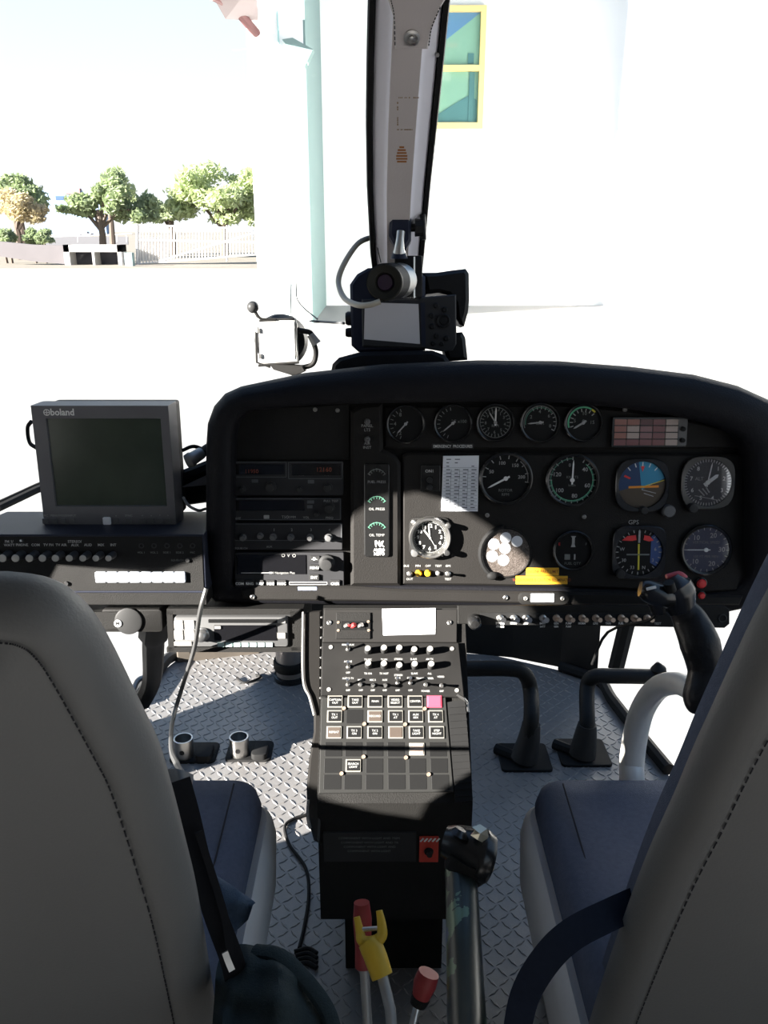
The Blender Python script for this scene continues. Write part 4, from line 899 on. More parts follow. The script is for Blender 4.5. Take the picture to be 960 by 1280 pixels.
m = MB(); c = S(822, 779.5); m.text('TEST', c[0], c[1], 0.0003, 4*k, bold=0.02); obj('lettering', m, MARKD, t)
# ================================================================== LEFT CONTROL BOX AND MONITOR
BF = Face(130, 710, 1.17, 8)
S = Sub(BF, 130, 705); k = S.k
BLUEBLK = mat('blue_black_paint', (0.022, 0.025, 0.038), 0.5, noise=0.3, nscale=10, bump=0.2, bscale=400)
t = thing('control_box', 'wide black audio control box with a row of knobs and white buttons under the screen', 'control box', S.m)
a, b = S(-60, 668), S(258, 741)
m = MB(); m.rbox((a[0]+b[0])/2, (a[1]+b[1])/2, -0.17, 0.0, b[0]-a[0], a[1]-b[1], 0.002, 0.001); obj('case', m, BLUEBLK, t)
c_, d_ = S(-60, 741), S(258, 757)
m = MB(); m.rbox((c_[0]+d_[0])/2, (c_[1]+d_[1])/2 + 0.003, -0.13, -0.003, d_[0]-c_[0], c_[1]-d_[1] + 0.006, 0.001, 0.001); obj('lower_rail', m, BLK, t)
m = MB(); m.rbox((a[0]+b[0])/2, (a[1]+b[1])/2, -0.002, 0.0012, b[0]-a[0]-0.006, a[1]-b[1]-0.006, 0.001, 0.0005); obj('faceplate', m, BLK, t)
labs = ['AM', 'FM 1/\nWATT', 'PHONE', 'COM', 'TV PH', 'TV AIR', 'STEREO/\nAUX', 'AUD', 'MIX', 'INT']
for i, x in enumerate((-4, 12, 28, 45, 61, 77, 94, 110.5, 126.5, 142)):
    c = S(x, 693); r = (5.6 - 0.15*i) * k
    m = MB(); m.lathe([(r*1.1, 0.0), (r*1.1, 0.008), (r*0.95, 0.010), (r*0.92, 0.022)], (c[0], c[1], 0), 16); kn = obj('knob', m, DKG, t, smooth=True)
    m = MB(); m.lathe([(r*0.9, 0.0215), (r*0.85, 0.0235), (0.0002, 0.0245)], (c[0], c[1], 0), 16); obj('knob_cap', m, mat('ivory_cap', (0.42, 0.40, 0.36), 0.5), kn, smooth=True)
    m = MB(); c = S(x, 681 - (2 if '\n' in labs[i] else 0)); m.text(labs[i], c[0], c[1], 0.0014, 4.6*k, bold=0.02); obj('lettering', m, MARKD, t)
m = MB(); c = S(29, 676); m.tube([(c[0], c[1], 0.001), (c[0], c[1] + 0.002, 0.008)], 0.0016, 8); obj('toggle_switch', m, SILV, t)
blab = ['NDR', 'MTI\nCAM', 'RADIO\nTX', 'TAIL\nCAM', 'LINK', '', 'REAR', 'BLNK']
for i in range(8):
    c = S(127.2 + i*14.1, 720.5); m = MB(); m.rbox(c[0], c[1], 0.0, 0.006, 13.2*k, 13.4*k, 1.5*k, 0.001); bt = obj('button', m, WBTN, t, smooth=True, label='white push button')
    if blab[i]: m = MB(); m.text(blab[i], c[0], c[1], 0.0062, 4.6*k); obj('lettering', m, mat('grey_print', (0.15, 0.15, 0.17), 0.7), bt)
m = MB()
for i in range(5): c = S(177 + i*16, 682); m.ring(c[0], c[1], 0.001, 0.002, 2*k, 3.4*k, 14)
obj('dial_marks', m, DKG, t, kind='stuff')
m = MB()
for i in range(5): c = S(177 + i*16, 690.5); m.text(['VOL 1', 'VOL 2', 'SIDE 1', 'SIDE 2', 'MIC'][i], c[0], c[1], 0.0014, 3.6*k)
c = S(222, 700); m.text('SQUELCH', c[0], c[1], 0.0014, 3.6*k)
c = S(70, 729); m.text('PHONE', c[0], c[1], 0.0014, 3.6*k)
obj('lettering', m, D2, t)
for x, y in ((235, 700), (84, 729)): m = MB(); c = S(x, y); m.lathe([(3.4*k, 0.001), (2.5*k, 0.004), (0.0002, 0.004)], (c[0], c[1], 0), 12); obj('jack', m, DKG, t)
# monitor
MF = Face(130, 582, 1.205, 3)
S = Sub(MF, 130, 582); k = S.k
MG = mat('monitor_grey_metal', (0.12, 0.118, 0.125), 0.5, noise=0.15, bump=0.2, bscale=900)
t = thing('monitor', 'dark grey desktop video monitor with a dark green screen on the control box', 'monitor', S.m)
a, b = S(38, 507), S(221, 659); W_ = b[0]-a[0]; H_ = a[1]-b[1]; cx_, cy_ = (a[0]+b[0])/2, (a[1]+b[1])/2
m = MB()
sa, sb = S(57, 523), S(209, 633)
o4 = [(a[0], b[1]), (b[0], b[1]), (b[0], a[1]), (a[0], a[1])]; i4 = [(sa[0], sb[1]), (sb[0], sb[1]), (sb[0], sa[1]), (sa[0], sa[1])]
m.loops([[(x, y, -0.045) for x, y in o4], [(x, y, -0.002) for x, y in o4], [(x*0.997, y*0.997, 0.0) for x, y in o4], [(x, y, 0.0) for x, y in i4], [(x*0.985, y*0.985, -0.004) for x, y in i4]], True, True, False)
obj('housing', m, MG, t)
m = MB(); m.rbox((sa[0]+sb[0])/2, (sa[1]+sb[1])/2, -0.006, -0.0035, sb[0]-sa[0]+0.001, sa[1]-sb[1]+0.001); obj('screen', m, mat('dark_green_screen', (0.035, 0.048, 0.032), 0.22, noise=0.4, nscale=14), t)
m = MB(); m.rbox(cx_, cy_, -0.085, -0.045, W_*0.95, H_*0.96, 0.004); obj('rear_case', m, BLK, t)
m = MB(); c = S(78, 515.5); m.text('boland', c[0], c[1], 0.0006, 11.5*k, 0.95, bold=0.03)
c = S(58.5, 515.5); m.arc(c[0], c[1], 3.6*k, 0, 360, 1.1*k, 0.0002, 20); m.line(c[0]-3.6*k, c[1], c[0]+3.6*k, c[1], 1*k, 0.0003); m.line(c[0], c[1]-3*k, c[0], c[1]+3*k, 1*k, 0.0003)
obj('logo', m, MARK, t, label='white boland lettering with a crossed circle')
for x in (57, 68, 79, 90.5, 145.5, 161, 178, 189.5, 200, 211): 
    m = MB(); c = S(x, 651); m.rbox(c[0], c[1], -0.001, 0.0025, 7.2*k, 7*k, 0.001, 0.0006); obj('button', m, GREYP if x != 0 else WBTN, t)
m = MB(); c = S(134, 651); m.rbox(c[0], c[1], -0.001, 0.003, 10*k, 10*k, 0.002, 0.0008); obj('power_button', m, PAPER, t, label='white square button')
m = MB()
for x, s_ in ((57, 'SRC'), (68, 'MENU'), (79, 'MODE'), (90, 'INPUT'), (161, 'SYNC'), (178, '<'), (189, 'v'), (200, '^'), (210, '>'), (145, 'o')): c = S(x, 644.5); m.text(s_, c[0], c[1], 0.0004, 3.8*k)
obj('lettering', m, MARKD, t)
m = MB(); pts = [P(46, 560, 1.24), P(37, 553, 1.25), P(34.5, 535, 1.25), P(39, 527, 1.24)]; 
tag(obj('monitor_cable', m_ := (lambda q: (q.tube(smooth_pts(pts, 6), 0.003, 8), q)[1])(MB()), RUB, smooth=True), 'short grey cable looping behind the left edge of the monitor', 'cable')
# connector and cables right of the monitor
t = thing('connector_bundle', 'grey round connector on black cables between the monitor and the panel', 'connector', P(243, 572, 1.25))
o_ = P(243, 572, 1.25)
m = MB(); m.tube([P(233, 577, 1.24) - o_, P(240, 574, 1.24) - o_, P(241, 573, 1.24) - o_, P(252, 566, 1.25) - o_], [0.010, 0.012, 0.010, 0.009], 14); obj('connector_shell', m, STEEL, t, smooth=True)
m = MB(); m.tube(smooth_pts([P(250, 568, 1.25) - o_, P(262, 560, 1.27) - o_, P(275, 560, 1.3) - o_], 5), 0.008, 10); m.tube(smooth_pts([P(228, 563, 1.27) - o_, P(243, 558, 1.28) - o_, P(262, 566, 1.3) - o_], 5), 0.003, 8)
obj('cable', m, RUB, t, smooth=True, kind='stuff')
m = MB(); m.tube([P(222, 600, 1.3) - o_, P(265, 583, 1.3) - o_], 0.012, 8); m.tube([P(222, 618, 1.33) - o_, P(265, 612, 1.33) - o_], 0.02, 8); obj('strap', m, RUB, t, kind='stuff')
m = MB(); m.loops([[P(x, y, d) - o_ for x, y in ((228, 608), (262, 592), (262, 606), (228, 609))] for d in (1.28, 1.30)]); obj('tan_tab', m, mat('grey_tan_vinyl', (0.2, 0.19, 0.18), 0.6), t)
m = MB(); m.tube(smooth_pts([P(229, 622, 1.22), P(236, 632, 1.21), P(248, 638, 1.21), P(257, 636, 1.22)], 6), 0.0022, 8)
tag(obj('thin_cable', m, GREYP, smooth=True), 'thin pale cable curling behind the right lower corner of the monitor', 'cable')

# ================================================================== CAR STEREO, SMALL RADIO
ST_ = Face(292, 790, 1.22, 8)
S = Sub(ST_, 292, 788); k = S.k
t = thing('car_stereo', 'car stereo with silver keypad and knob in a black tray below the panel', 'car stereo', S.m)
m = MB(); a, b = S(209, 763), S(380, 813)
for (x0, y0, x1, y1) in ((209, 763, 219, 813), (363, 763, 380, 812), (209, 808, 380, 814), (209, 760, 380, 767)):
    p, q = S(x0, y0), S(x1, y1); m.rbox((p[0]+q[0])/2, (p[1]+q[1])/2, -0.14, 0.004, q[0]-p[0], p[1]-q[1], 0.001)
p, q = S(211, 763), S(378, 812); m.rbox((p[0]+q[0])/2, (p[1]+q[1])/2, -0.145, -0.14, q[0]-p[0], p[1]-q[1])
obj('tray', m, BLK, t)
m = MB(); p, q = S(217, 766), S(365, 808); m.rbox((p[0]+q[0])/2, (p[1]+q[1])/2, -0.14, 0.001, q[0]-p[0], p[1]-q[1], 0.002, 0.001); obj('chassis', m, DKG, t)
m = MB(); p, q = S(219, 769), S(361, 806); m.rbox((p[0]+q[0])/2, (p[1]+q[1])/2, 0.0, 0.009, q[0]-p[0], p[1]-q[1], 0.004, 0.002); fp = obj('front_panel', m, mat('stereo_grey', (0.10, 0.10, 0.10), 0.35), t, smooth=True)
rects(S, t, 'display', [(269, 779, 347, 798)], SCRN, 0.009, 0.0012)
rects(S, t, 'cd_slot', [(262, 771.5, 352, 776)], GLOSS, 0.009, 0.001)
for (x0, y0, x1, y1) in ((220, 773, 231, 783), (233, 773, 245, 783), (220, 785, 231, 796), (233, 785, 245, 796)): rects(S, t, 'keypad_button', [(x0, y0, x1, y1)], mat('pale_keypad', (0.45, 0.44, 0.42), 0.4), 0.009, 0.003)
m = MB(); c = S(255, 790); m.lathe([(9*k, 0.008), (9*k, 0.013), (7.5*k, 0.014), (7*k, 0.022), (5*k, 0.024), (0.0002, 0.0245)], (c[0], c[1], 0), 24); obj('volume_knob', m, mat('satin_silver', (0.4, 0.4, 0.4), 0.3, 0.9), t, smooth=True)
for i in range(7): rects(S, t, 'preset_button', [(273.5 + i*10, 800.5, 282 + i*10, 805.5)], mat('pale_teal_key', (0.38, 0.50, 0.48), 0.35), 0.009, 0.002)
rects(S, t, 'button', [(348, 788, 358, 795), (220, 799, 242, 804), (348, 771, 358, 776), (270, 779.5, 278, 783)], STEEL, 0.009, 0.003)
S = Sub(Face(165, 776, 1.22, 8), 165, 776); k = S.k
t = thing('two_way_radio', 'black radio head with a round white M badge under the control box', 'radio', S.m)
m = MB(); m.rbox(0, 0, -0.12, 0.0, 76*k, 30*k, 0.006, 0.002); m.rbox(-40*k, 1*k, -0.12, 0.003, 90*k, 22*k, 0.004); obj('case', m, BLK, t, smooth=True)
m = MB(); m.lathe([(17*k, 0), (17*k, 0.003), (15*k, 0.004)], (-4*k, 0, 0), 24); obj('speaker_bulge', m, DKG, t, smooth=True)
m = MB(); c = S(148.5, 778); m.lathe([(4.6*k, 0.003), (4.6*k, 0.0055)], (c[0], c[1], 0), 20); bd = obj('badge', m, PAPER, t)
m = MB(); m.text('M', c[0], c[1], 0.0057, 6*k, bold=0.04); obj('emblem', m, BLK, bd)
# side bracket and chin frame on the left
m = MB(); m.tube(smooth_pts([P(197, 765, 1.5), P(192, 800, 1.62), P(190, 850, 1.85), P(176, 880, 1.9)], 6), [0.03]*6 + [0.022]*13, 8, 0.8)
tag(obj('door_frame_leg', m, BLK, smooth=True), 'thick black curved frame leg running down to the left floor edge', 'frame')
m = MB(); m.tube(smooth_pts([P(165, 868, 1.85), P(173, 850, 1.87), P(187, 848, 1.88), P(193, 862, 1.88)], 5), 0.006, 8)
tag(obj('metal_clip', m, STEEL, smooth=True), 'small bent metal clip at the left floor edge by the frame leg', 'clip')

# ================================================================== CENTRE CONSOLE
CF = Face(490, 765, 1.19, 43)
S = Sub(CF, 490, 870); k = S.k; cm = S.m; cinv = cm.inverted()
console = thing('centre_console', 'tall black centre console with switches and a grid of square keys', 'console', cm)
def cl(px, py, w=0.0): q = CF.at(px, py, w); q = cinv @ q; return (q.x, q.y)
body = [cl(*p, -0.004) for p in ((405, 762), (572, 762), (581, 870), (592, 1026), (398, 1000), (402, 870))]
m = MB()
# wedge body: sloping top + vertical front + sides, in world coordinates
xL, xR = -0.0875, 0.116; yT, zT = CF.at(490, 760, -0.004)[1:]; e_ = CF.at(490, 1004, -0.004); yE, zE = e_.y, e_.z
yE2, zE2 = CF.at(590, 1030, -0.004)[1:]
prof = [(yT, zT), (yE, zE), (yE + 0.002, 0.195), (yE + 0.08, 0.17), (yT + 0.25, 0.17), (yT + 0.25, zT - 0.16), (yT + 0.01, zT)]
prof2 = prof
m.loops([[cinv @ Vector((xL, y, z)) for y, z in prof], [cinv @ Vector((xR, y, z)) for y, z in prof2]])
obj('body', m, BLK, console)
m = MB(); m.loops([[cinv @ Vector((x, y, z)) for y, z in ((yE + 0.10, 0.0), (yT + 0.2, 0.0), (yT + 0.2, 0.17), (yE + 0.10, 0.17))] for x in (-0.06, 0.09)]); obj('pedestal', m, BLK, console)
m = MB(); m.poly([cl(*p) for p in ((405.5, 762), (571.5, 762), (571, 803), (403.5, 803))][::-1], -0.003, 0.0015, 0.0008); obj('upper_plate', m, mat('upper_plate_grey', (0.020, 0.019, 0.018), 0.5, noise=0.2), console)
m = MB(); m.poly([cl(*p) for p in ((403, 804), (573, 804), (580, 872), (401.5, 870))][::-1], -0.003, 0.003, 0.0008); obj('switch_plate', m, mat('scuffed_black_plate', (0.013, 0.0125, 0.012), 0.5, noise=0.7, nscale=16), console)
def cc(px, py, w=0.003): return cl(px, py, w)
def ck(name, px, py, prof_, mt, par=console, z=0.003, seg=16, lab=None):
    c = cc(px, py, z); m = MB(); m.lathe(prof_, (c[0], c[1], 0), seg); return obj(name, m, mt, par, smooth=True, label=lab)
# guarded red switches
def crect(px0, py0, px1, py1, z=0.002):
    a, b = cl(px0, py0, z), cl(px1, py1, z); return (a[0]+b[0])/2, (a[1]+b[1])/2, b[0]-a[0], a[1]-b[1]
a = crect(420.5, 766, 463, 799); m = MB(); m.rbox(a[0], a[1], 0.001, 0.004, a[2], a[3], 0.001, 0.0006); gp = obj('guard_plate', m, BLK, console)
a = crect(427, 777, 457, 788); m = MB(); m.rbox(a[0], a[1], 0.003, 0.0046, a[2], a[3], 0.001); obj('recess', m, GLOSS, gp)
for x, mt in ((434, SILV), (442, REDM), (451, SILV)):
    c = cl(x, 782.5, 0.005); m = MB(); m.tube([(c[0] - 0.003, c[1], 0.004), (c[0] + 0.002, c[1] + 0.001, 0.009)], 0.0032, 8); obj('rocker', m, mt, gp, smooth=True)
for x, y in ((423, 778), (460.5, 777), (423, 788), (461, 788)): 
    c = cl(x, y, 0.004); m = MB(); m.lathe([(2.2*k, 0.0035), (1.6*k, 0.005), (0.0002, 0.005)], (c[0], c[1], 0), 10); obj('screw', m, mat('brass_tip', (0.55, 0.42, 0.32), 0.4, 0.7), gp)
m = MB(); pc = [cl(x, y, 0.003) for x, y in ((477.5, 761), (544.5, 760), (544, 792.5), (479, 794))]; m.loops([[(x, y, 0.0015) for x, y in pc], [(x, y, 0.0026) for x, y in pc]])
o = obj('note_card', m, PAPER, None, cm); tag(o, 'blank white paper card stuck on the top of the centre console', 'card')
for x, y in ((411.5, 778), (562, 778)): ck('screw', x, y, [(3.2*k, 0.001), (3.2*k, 0.003), (2*k, 0.004), (0.0002, 0.0035)], SILV)
for x, y in ((413.5, 809), (565, 811), (411, 862), (571, 863)): ck('screw', x, y, [(2.8*k, 0.002), (2.6*k, 0.0042), (0.0002, 0.0042)], STEEL)
CAP = mat('ivory_cap', (0.42, 0.40, 0.36), 0.5)
kl = [(460, 814), (480, 813), (499, 813), (517.5, 815), (537, 814.5), (460.5, 832), (480, 832.5), (499, 834.5), (518, 833), (538.5, 833)]
for i, (x, y) in enumerate(kl):
    kb = ck('knob', x, y, [(4.6*k, 0.002), (4.4*k, 0.016), (3.8*k, 0.018)], DKG)
    ck('knob_cap', x, y, [(3.7*k, 0.0175), (3.4*k, 0.0195), (0.0002, 0.0198)], CAP, kb)
def toggle(x, y, up=1, name='toggle_switch'):
    c = cc(x, y); m = MB(); m.lathe([(2.6*k, 0.002), (2.6*k, 0.006), (1.6*k, 0.007)], (c[0], c[1], 0), 10)
    m.tube([(c[0], c[1], 0.006), (c[0], c[1] + up*0.004, 0.018)], [1.0*k, 1.9*k], 8); return obj(name, m, SILV, console, smooth=True)
toggle(435, 812); toggle(435.5, 834)
for x, y, u in ((435, 856, 1), (450.5, 856, -1), (466, 857, -1), (481.5, 857, -1), (497, 854, 1), (513, 854, 1), (532, 856, -1), (551.5, 857, -1)): toggle(x, y, u)
m = MB()
for (s_, x, y) in (('MAIN  AUX', 435, 806), ('TV MIC', 460, 824.5), ('TV PH', 480, 824.5), ('STEREO', 498, 824), ('SLAVE', 517, 824), ('AM TX', 537, 824), ('ACTIVE', 435, 827), ('TX ON', 460, 842), ('TX HOT', 480, 842), ('STEREO', 498, 844), ('SLAVE', 518, 842), ('ALL', 537, 842), ('OFF', 435, 841), ('AUDIO TV', 435, 848), ('MIC 1', 451, 850), ('MIC 2', 466, 850), ('AUX', 481, 850), ('CAM', 497, 847.5), ('CAM', 512, 847.5), ('TRANSPONDER', 531, 848), ('VIDEO', 551, 846), ('OFF', 435, 863), ('OFF', 451, 863), ('OFF', 466, 863), ('OFF', 481, 863), ('OFF', 497, 863), ('OFF', 513, 863), ('POWER', 532, 864), ('OFF', 552, 864)):
    c = cc(x, y, 0.0032); m.text(s_, c[0], c[1], 0.0032, 3.4*k, 0.9, bold=0.015)
obj('lettering', m, MARKD, console)
# key grid
m = MB(); m.poly([cl(*p) for p in ((402, 872), (557, 872), (567, 990), (399, 992))][::-1], -0.003, 0.0025, 0.0008); obj('key_frame', m, mat('key_frame_grey', (0.022, 0.022, 0.021), 0.5, noise=0.2), console)
rowy = [877, 895.5, 915.5, 936.5, 957, 977.5]; c0x = [419, 444, 469, 494, 519, 543]; c5x = [415.5, 441, 468, 496, 522.5, 550.5]
KF = mat('key_white_frame', (0.20, 0.19, 0.165), 0.5); KB = mat('key_black', (0.009, 0.009, 0.009), 0.5); KR = mat('key_red', (0.75, 0.06, 0.10), 0.4); KT = mat('key_tan', (0.06, 0.045, 0.035), 0.5); KW = mat('key_pale', (0.4, 0.30, 0.24), 0.5)
words_ = [['CAPTAIN\nOUT', 'TAKE\nOUT', 'MAIN', 'VIDEO\nSELECT', 'CENTER', ''], ['TX 1\nOUT', '', 'RECORD', 'TX 1\nAT', 'AUX\nMIX', 'TX 4\nAT'], ['REPEAT', 'TX 3\nON', 'TX 2\nON', '', 'TAKE\nLIGHT', 'STEP\nNIGHT'], [''] * 6, ['', 'SEARCH\nLIGHT', '', '', '', ''], [''] * 6]
for r in range(6):
    for c in range(6):
        x = c0x[c] + (c5x[c] - c0x[c]) * r / 5; y = rowy[r]; q = cl(x, y, 0.003)
        hx, hy = 18.5*k, 15*k*1.0; framed = r < 3 and (r, c) != (1, 1) or (r, c) in ((3, 4), (4, 1))
        kx = 'key' if framed else 'blank_key'
        m = MB()
        if not framed:
            m.rbox(q[0], q[1], 0.002, 0.0028, 21*k, 16.5*k*1.02, 0.001, 0.0003); obj(kx, m, KB, console); continue
        m.rbox(q[0], q[1], 0.002, 0.0042, hx, hy, 0.0008, 0.0006)
        fr = KR if (r, c) == (0, 5) else KF
        kk = obj(kx, m, fr, console, label='red key' if fr is KR else None)
        m = MB(); mt = KR if fr is KR else (KT if (r, c) in ((1, 2), (2, 0), (2, 3)) else KW if (r, c) == (3, 4) else KB)
        m.rbox(q[0], q[1], 0.004, 0.0048, hx - 3*k, hy - 3*k, 0.0006, 0.0003); ins = obj('key_face', m, mt, kk)
        if words_[r][c]: m = MB(); m.text(words_[r][c], q[0], q[1], 0.0050, 3.6*k, bold=0.01); obj('lettering', m, MARKD, kk)
for x, y in ((430, 885.5), (531, 886), (455.5, 905), (506.5, 905.5), (454.5, 946), (507.5, 947), (427, 967), (536, 968)):
    ck('screw', x, y, [(2.6*k, 0.002), (2.2*k, 0.005), (0.0002, 0.0048)], mat('brass_tip', (0.55, 0.42, 0.32), 0.4, 0.7))
# right side ribbed strip, rows of small rivets on the left edge
m = MB(); pts = [cl(*p, 0.0) for p in ((559, 878), (581, 874), (591, 1000), (569, 1003))]; m.poly(pts[::-1], -0.003, 0.001); 
for i in range(14):
    y = 884 + i * 8.5; a = cl(561 + i*0.6, y); b = cl(582 + i*0.6, y - 1.5); m.line(*a, *b, 2.6*k, 0.001, 0.002)
obj('ribbed_cover', m, RUB, console)
for i in range(9):
    y = 772 + i * 12.6; c = cl(403 - i*0.15, y, 0.0); m = MB(); m.sphere((c[0] - 0.001, c[1], 0.001), 0.0019, 8, 6); obj('rivet', m, SILV, console)
m = MB(); a = cl(572, 872, 0); m.tube([(*cl(571, 869, 0), 0.002), (*cl(580, 874, 0), 0.002), (*cl(584, 878, 0), -0.002), (*cl(585, 890, 0), -0.002)], 0.0022, 6); obj('latch', m, SILV, console)
# curved side cover left of the console
m = MB(); q = [cl(x, y, -0.02) for x, y in ((402, 762), (378, 764), (378, 850), (386, 872), (392, 892), (392, 915), (386, 950), (383, 985), (384, 1020), (392, 1050), (399, 1054), (402, 1000))]
m.poly(q, -0.06, -0.02, 0.003); obj('side_cover', m, mat('glossy_black_cover', (0.015, 0.014, 0.013), 0.28), console, smooth=True)
m = MB(); m.tube(smooth_pts([(*cl(x, y, -0.02), -0.016) for x, y in ((379, 766), (379, 848), (387, 872), (393, 895))], 5), 0.0016, 6); obj('edge_highlight', m, STEEL, console, smooth=True)  # highlights on the cover edge, put in as thin bright metal lines
m = MB(); m.tube(smooth_pts([(*cl(x, y, -0.02), -0.016) for x, y in ((386, 1000), (385, 1020), (388, 1036))], 4), 0.0022, 6); obj('edge_highlight', m, SILV, console, smooth=True)
# front face placard and bolts
VF = Face(490, 1060, 0.0, 0); VF.o = Vector((0, yE - 0.001, 0.3)); 
S2 = Sub(VF, 536, 1059); k2 = S2.k
m = MB(); a, b = VF.at(404, 1040), VF.at(520, 1076); m.T = cinv; m.loops([[Vector((x, yE - 0.0025, z)) for x, z in ((a.x, a.z), (b.x, a.z), (b.x, b.z), (a.x, b.z))], [Vector((x, yE + 0.001, z)) for x, z in ((a.x, a.z), (b.x, a.z), (b.x, b.z), (a.x, b.z))]]); m.T = None
fpl = obj('data_plate', m, DKG, console)
m = MB(); R_ = VF.mat(462, 1056, 0.003); m.T = cinv @ R_
for i in range(4): m.text('COMPONENT WITH LIGHT AND TRIM PARTS'[:30 - i*3], 0, (1.5 - i)*6.5*k2, 0.0, 4.4*k2)
m.T = None; obj('lettering', m, D2, fpl)
t = thing('guarded_switch', 'red switch plate with white hazard stripes and a small lever on the console front', 'switch', S2.m)
m = MB(); m.rbox(0, -2*k2, 0.0, 0.003, 24*k2, 38*k2, 0.001, 0.0008); obj('plate', m, mat('red_plate', (0.55, 0.05, 0.03), 0.5), t)
m = MB()
for i in range(5): m.line((-11 + i*5)*k2, 11*k2, (-7 + i*5)*k2, 16*k2, 2*k2, 0.0031)
obj('stripes', m, MARK, t)
m = MB(); m.lathe([(6*k2, 0.003), (5.5*k2, 0.005), (3*k2, 0.006)], (0, -4*k2, 0), 16); m.tube([(0, -4*k2, 0.005), (0, 3*k2, 0.018)], [0.0028, 0.004], 10); obj('lever', m, BLK, t, smooth=True)

# ================================================================== LEVERS AND COLLECTIVE
def part_tube(name, pts, r, mt, t, o_, seg=14, flat=1.0, n=6, lab=None):
    m = MB(); sp = smooth_pts([Vector(p) - o_ for p in pts], n) if n else [Vector(p) - o_ for p in pts]
    if isinstance(r, (list, tuple)):
        rr = []
        for i in range(len(sp)):
            u = i / (len(sp) - 1) * (len(r) - 1); j = min(int(u), len(r) - 2); rr.append(r[j] + (r[j+1] - r[j]) * (u - j))
    else: rr = r
    m.tube(sp, rr, seg, flat); return obj(name, m, mt, t, smooth=True, label=lab)
def base_pt(px, py, d, x, y): return Vector((x, y, 0.0))
YP = mat('yellow_painted_metal', (0.62, 0.40, 0.03), 0.45, noise=0.15); RP = mat('dull_red_grip', (0.30, 0.03, 0.03), 0.5, noise=0.2)
o_ = P(492, 1285, 0.86); t = thing('yellow_lever', 'yellow forked lever standing low in front of the console beside a red one', 'lever', (o_.x, o_.y, o_.z))
part_tube('handle', [P(459, 1176, 0.9), P(467, 1190, 0.895), P(478, 1221, 0.885)], [0.011, 0.0125, 0.0125, 0.0115], YP, t, o_)
part_tube('fork', [P(446, 1146, 0.91), P(450, 1165, 0.905), P(453, 1176, 0.90), P(466, 1178, 0.90), P(477, 1170, 0.90), P(477, 1155, 0.905), P(474, 1138, 0.91)], [0.0035, 0.005, 0.006, 0.007, 0.006, 0.005, 0.0035], YP, t, o_, n=4)
part_tube('pin', [P(450, 1162, 0.905), P(476, 1160, 0.905)], 0.0025, SILV, t, o_, n=0)
part_tube('shaft', [P(478, 1221, 0.885), P(488, 1262, 0.87), P(490, 1290, 0.86), P(492, 1500, 0.80)], 0.006, STEEL, t, o_, n=0)
o_ = P(460, 1290, 0.95); t = thing('red_lever', 'dark red lever grip standing just behind the yellow forked lever', 'lever', (o_.x, o_.y, o_.z))
part_tube('grip', [P(452, 1128, 0.95), P(453, 1150, 0.95), P(454, 1180, 0.95), P(455, 1208, 0.95)], [0.009, 0.011, 0.0095, 0.0105], RP, t, o_)
part_tube('shaft', [P(455, 1206, 0.95), P(460, 1290, 0.94), P(462, 1520, 0.88)], 0.0055, STEEL, t, o_, n=0)
o_ = P(516, 1290, 0.9); t = thing('red_knob_lever', 'short lever with dark red knob at the bottom middle of the cabin', 'lever', (o_.x, o_.y, o_.z))
part_tube('knob', [P(536, 1216, 0.92), P(531, 1230, 0.92), P(526, 1246, 0.92)], [0.012, 0.013, 0.010], RP, t, o_)
part_tube('collar', [P(526, 1246, 0.92), P(522, 1256, 0.92)], [0.011, 0.009], BLK, t, o_, n=0)
part_tube('shaft', [P(522, 1256, 0.92), P(514, 1290, 0.91), P(505, 1520, 0.85)], 0.0045, SILV, t, o_, n=0)
o_ = P(590, 1290, 0.62); t = thing('collective_lever', 'thick worn-paint collective lever tube with a black grip head by the right seat', 'lever', (o_.x, o_.y, o_.z))
WORN = bpy.data.materials.new('worn_dark_tube'); WORN.use_nodes = True; n = WORN.node_tree; b_ = n.nodes['Principled BSDF']; b_.inputs['Roughness'].default_value = 0.3; b_.inputs['Metallic'].default_value = 0.3
tcn = n.nodes.new('ShaderNodeTexCoord'); nz = n.nodes.new('ShaderNodeTexNoise'); nz.inputs['Scale'].default_value = 22; nz.inputs['Detail'].default_value = 4; cr = n.nodes.new('ShaderNodeValToRGB'); cr.color_ramp.interpolation = 'CONSTANT'
cr.color_ramp.elements[0].color = (0.02, 0.025, 0.02, 1); cr.color_ramp.elements[1].position = 0.56; cr.color_ramp.elements[1].color = (0.10, 0.15, 0.09, 1); x = cr.color_ramp.elements.new(0.64); x.color = (0.12, 0.16, 0.25, 1)
n.links.new(tcn.outputs['Object'], nz.inputs['Vector']); n.links.new(nz.outputs['Fac'], cr.inputs[0]); n.links.new(cr.outputs[0], b_.inputs['Base Color'])
part_tube('tube', [P(576, 1090, 0.86), P(580, 1180, 0.78), P(584, 1290, 0.68), P(588, 1420, 0.58)], [0.0165, 0.0165, 0.0165], WORN, t, o_, 20)
part_tube('grip', [P(556, 1052, 0.87), P(575, 1058, 0.865), P(600, 1070, 0.86), P(612, 1074, 0.86)], [0.016, 0.022, 0.028, 0.024], GLOSS, t, o_, 18)
part_tube('grip_neck', [P(588, 1072, 0.86), P(580, 1092, 0.86), P(577, 1100, 0.858)], [0.027, 0.022, 0.018], BLK, t, o_, 18)
part_tube('switch_dome', [P(573, 1042, 0.85), P(576, 1036, 0.85)], [0.012, 0.006], GLOSS, t, o_, 14, n=0)
m = MB(); rnd = random.Random(3); pts = [(590, 1034), (600, 1030), (609, 1036), (611, 1046), (605, 1054), (597, 1050), (588, 1044), (593, 1038)]
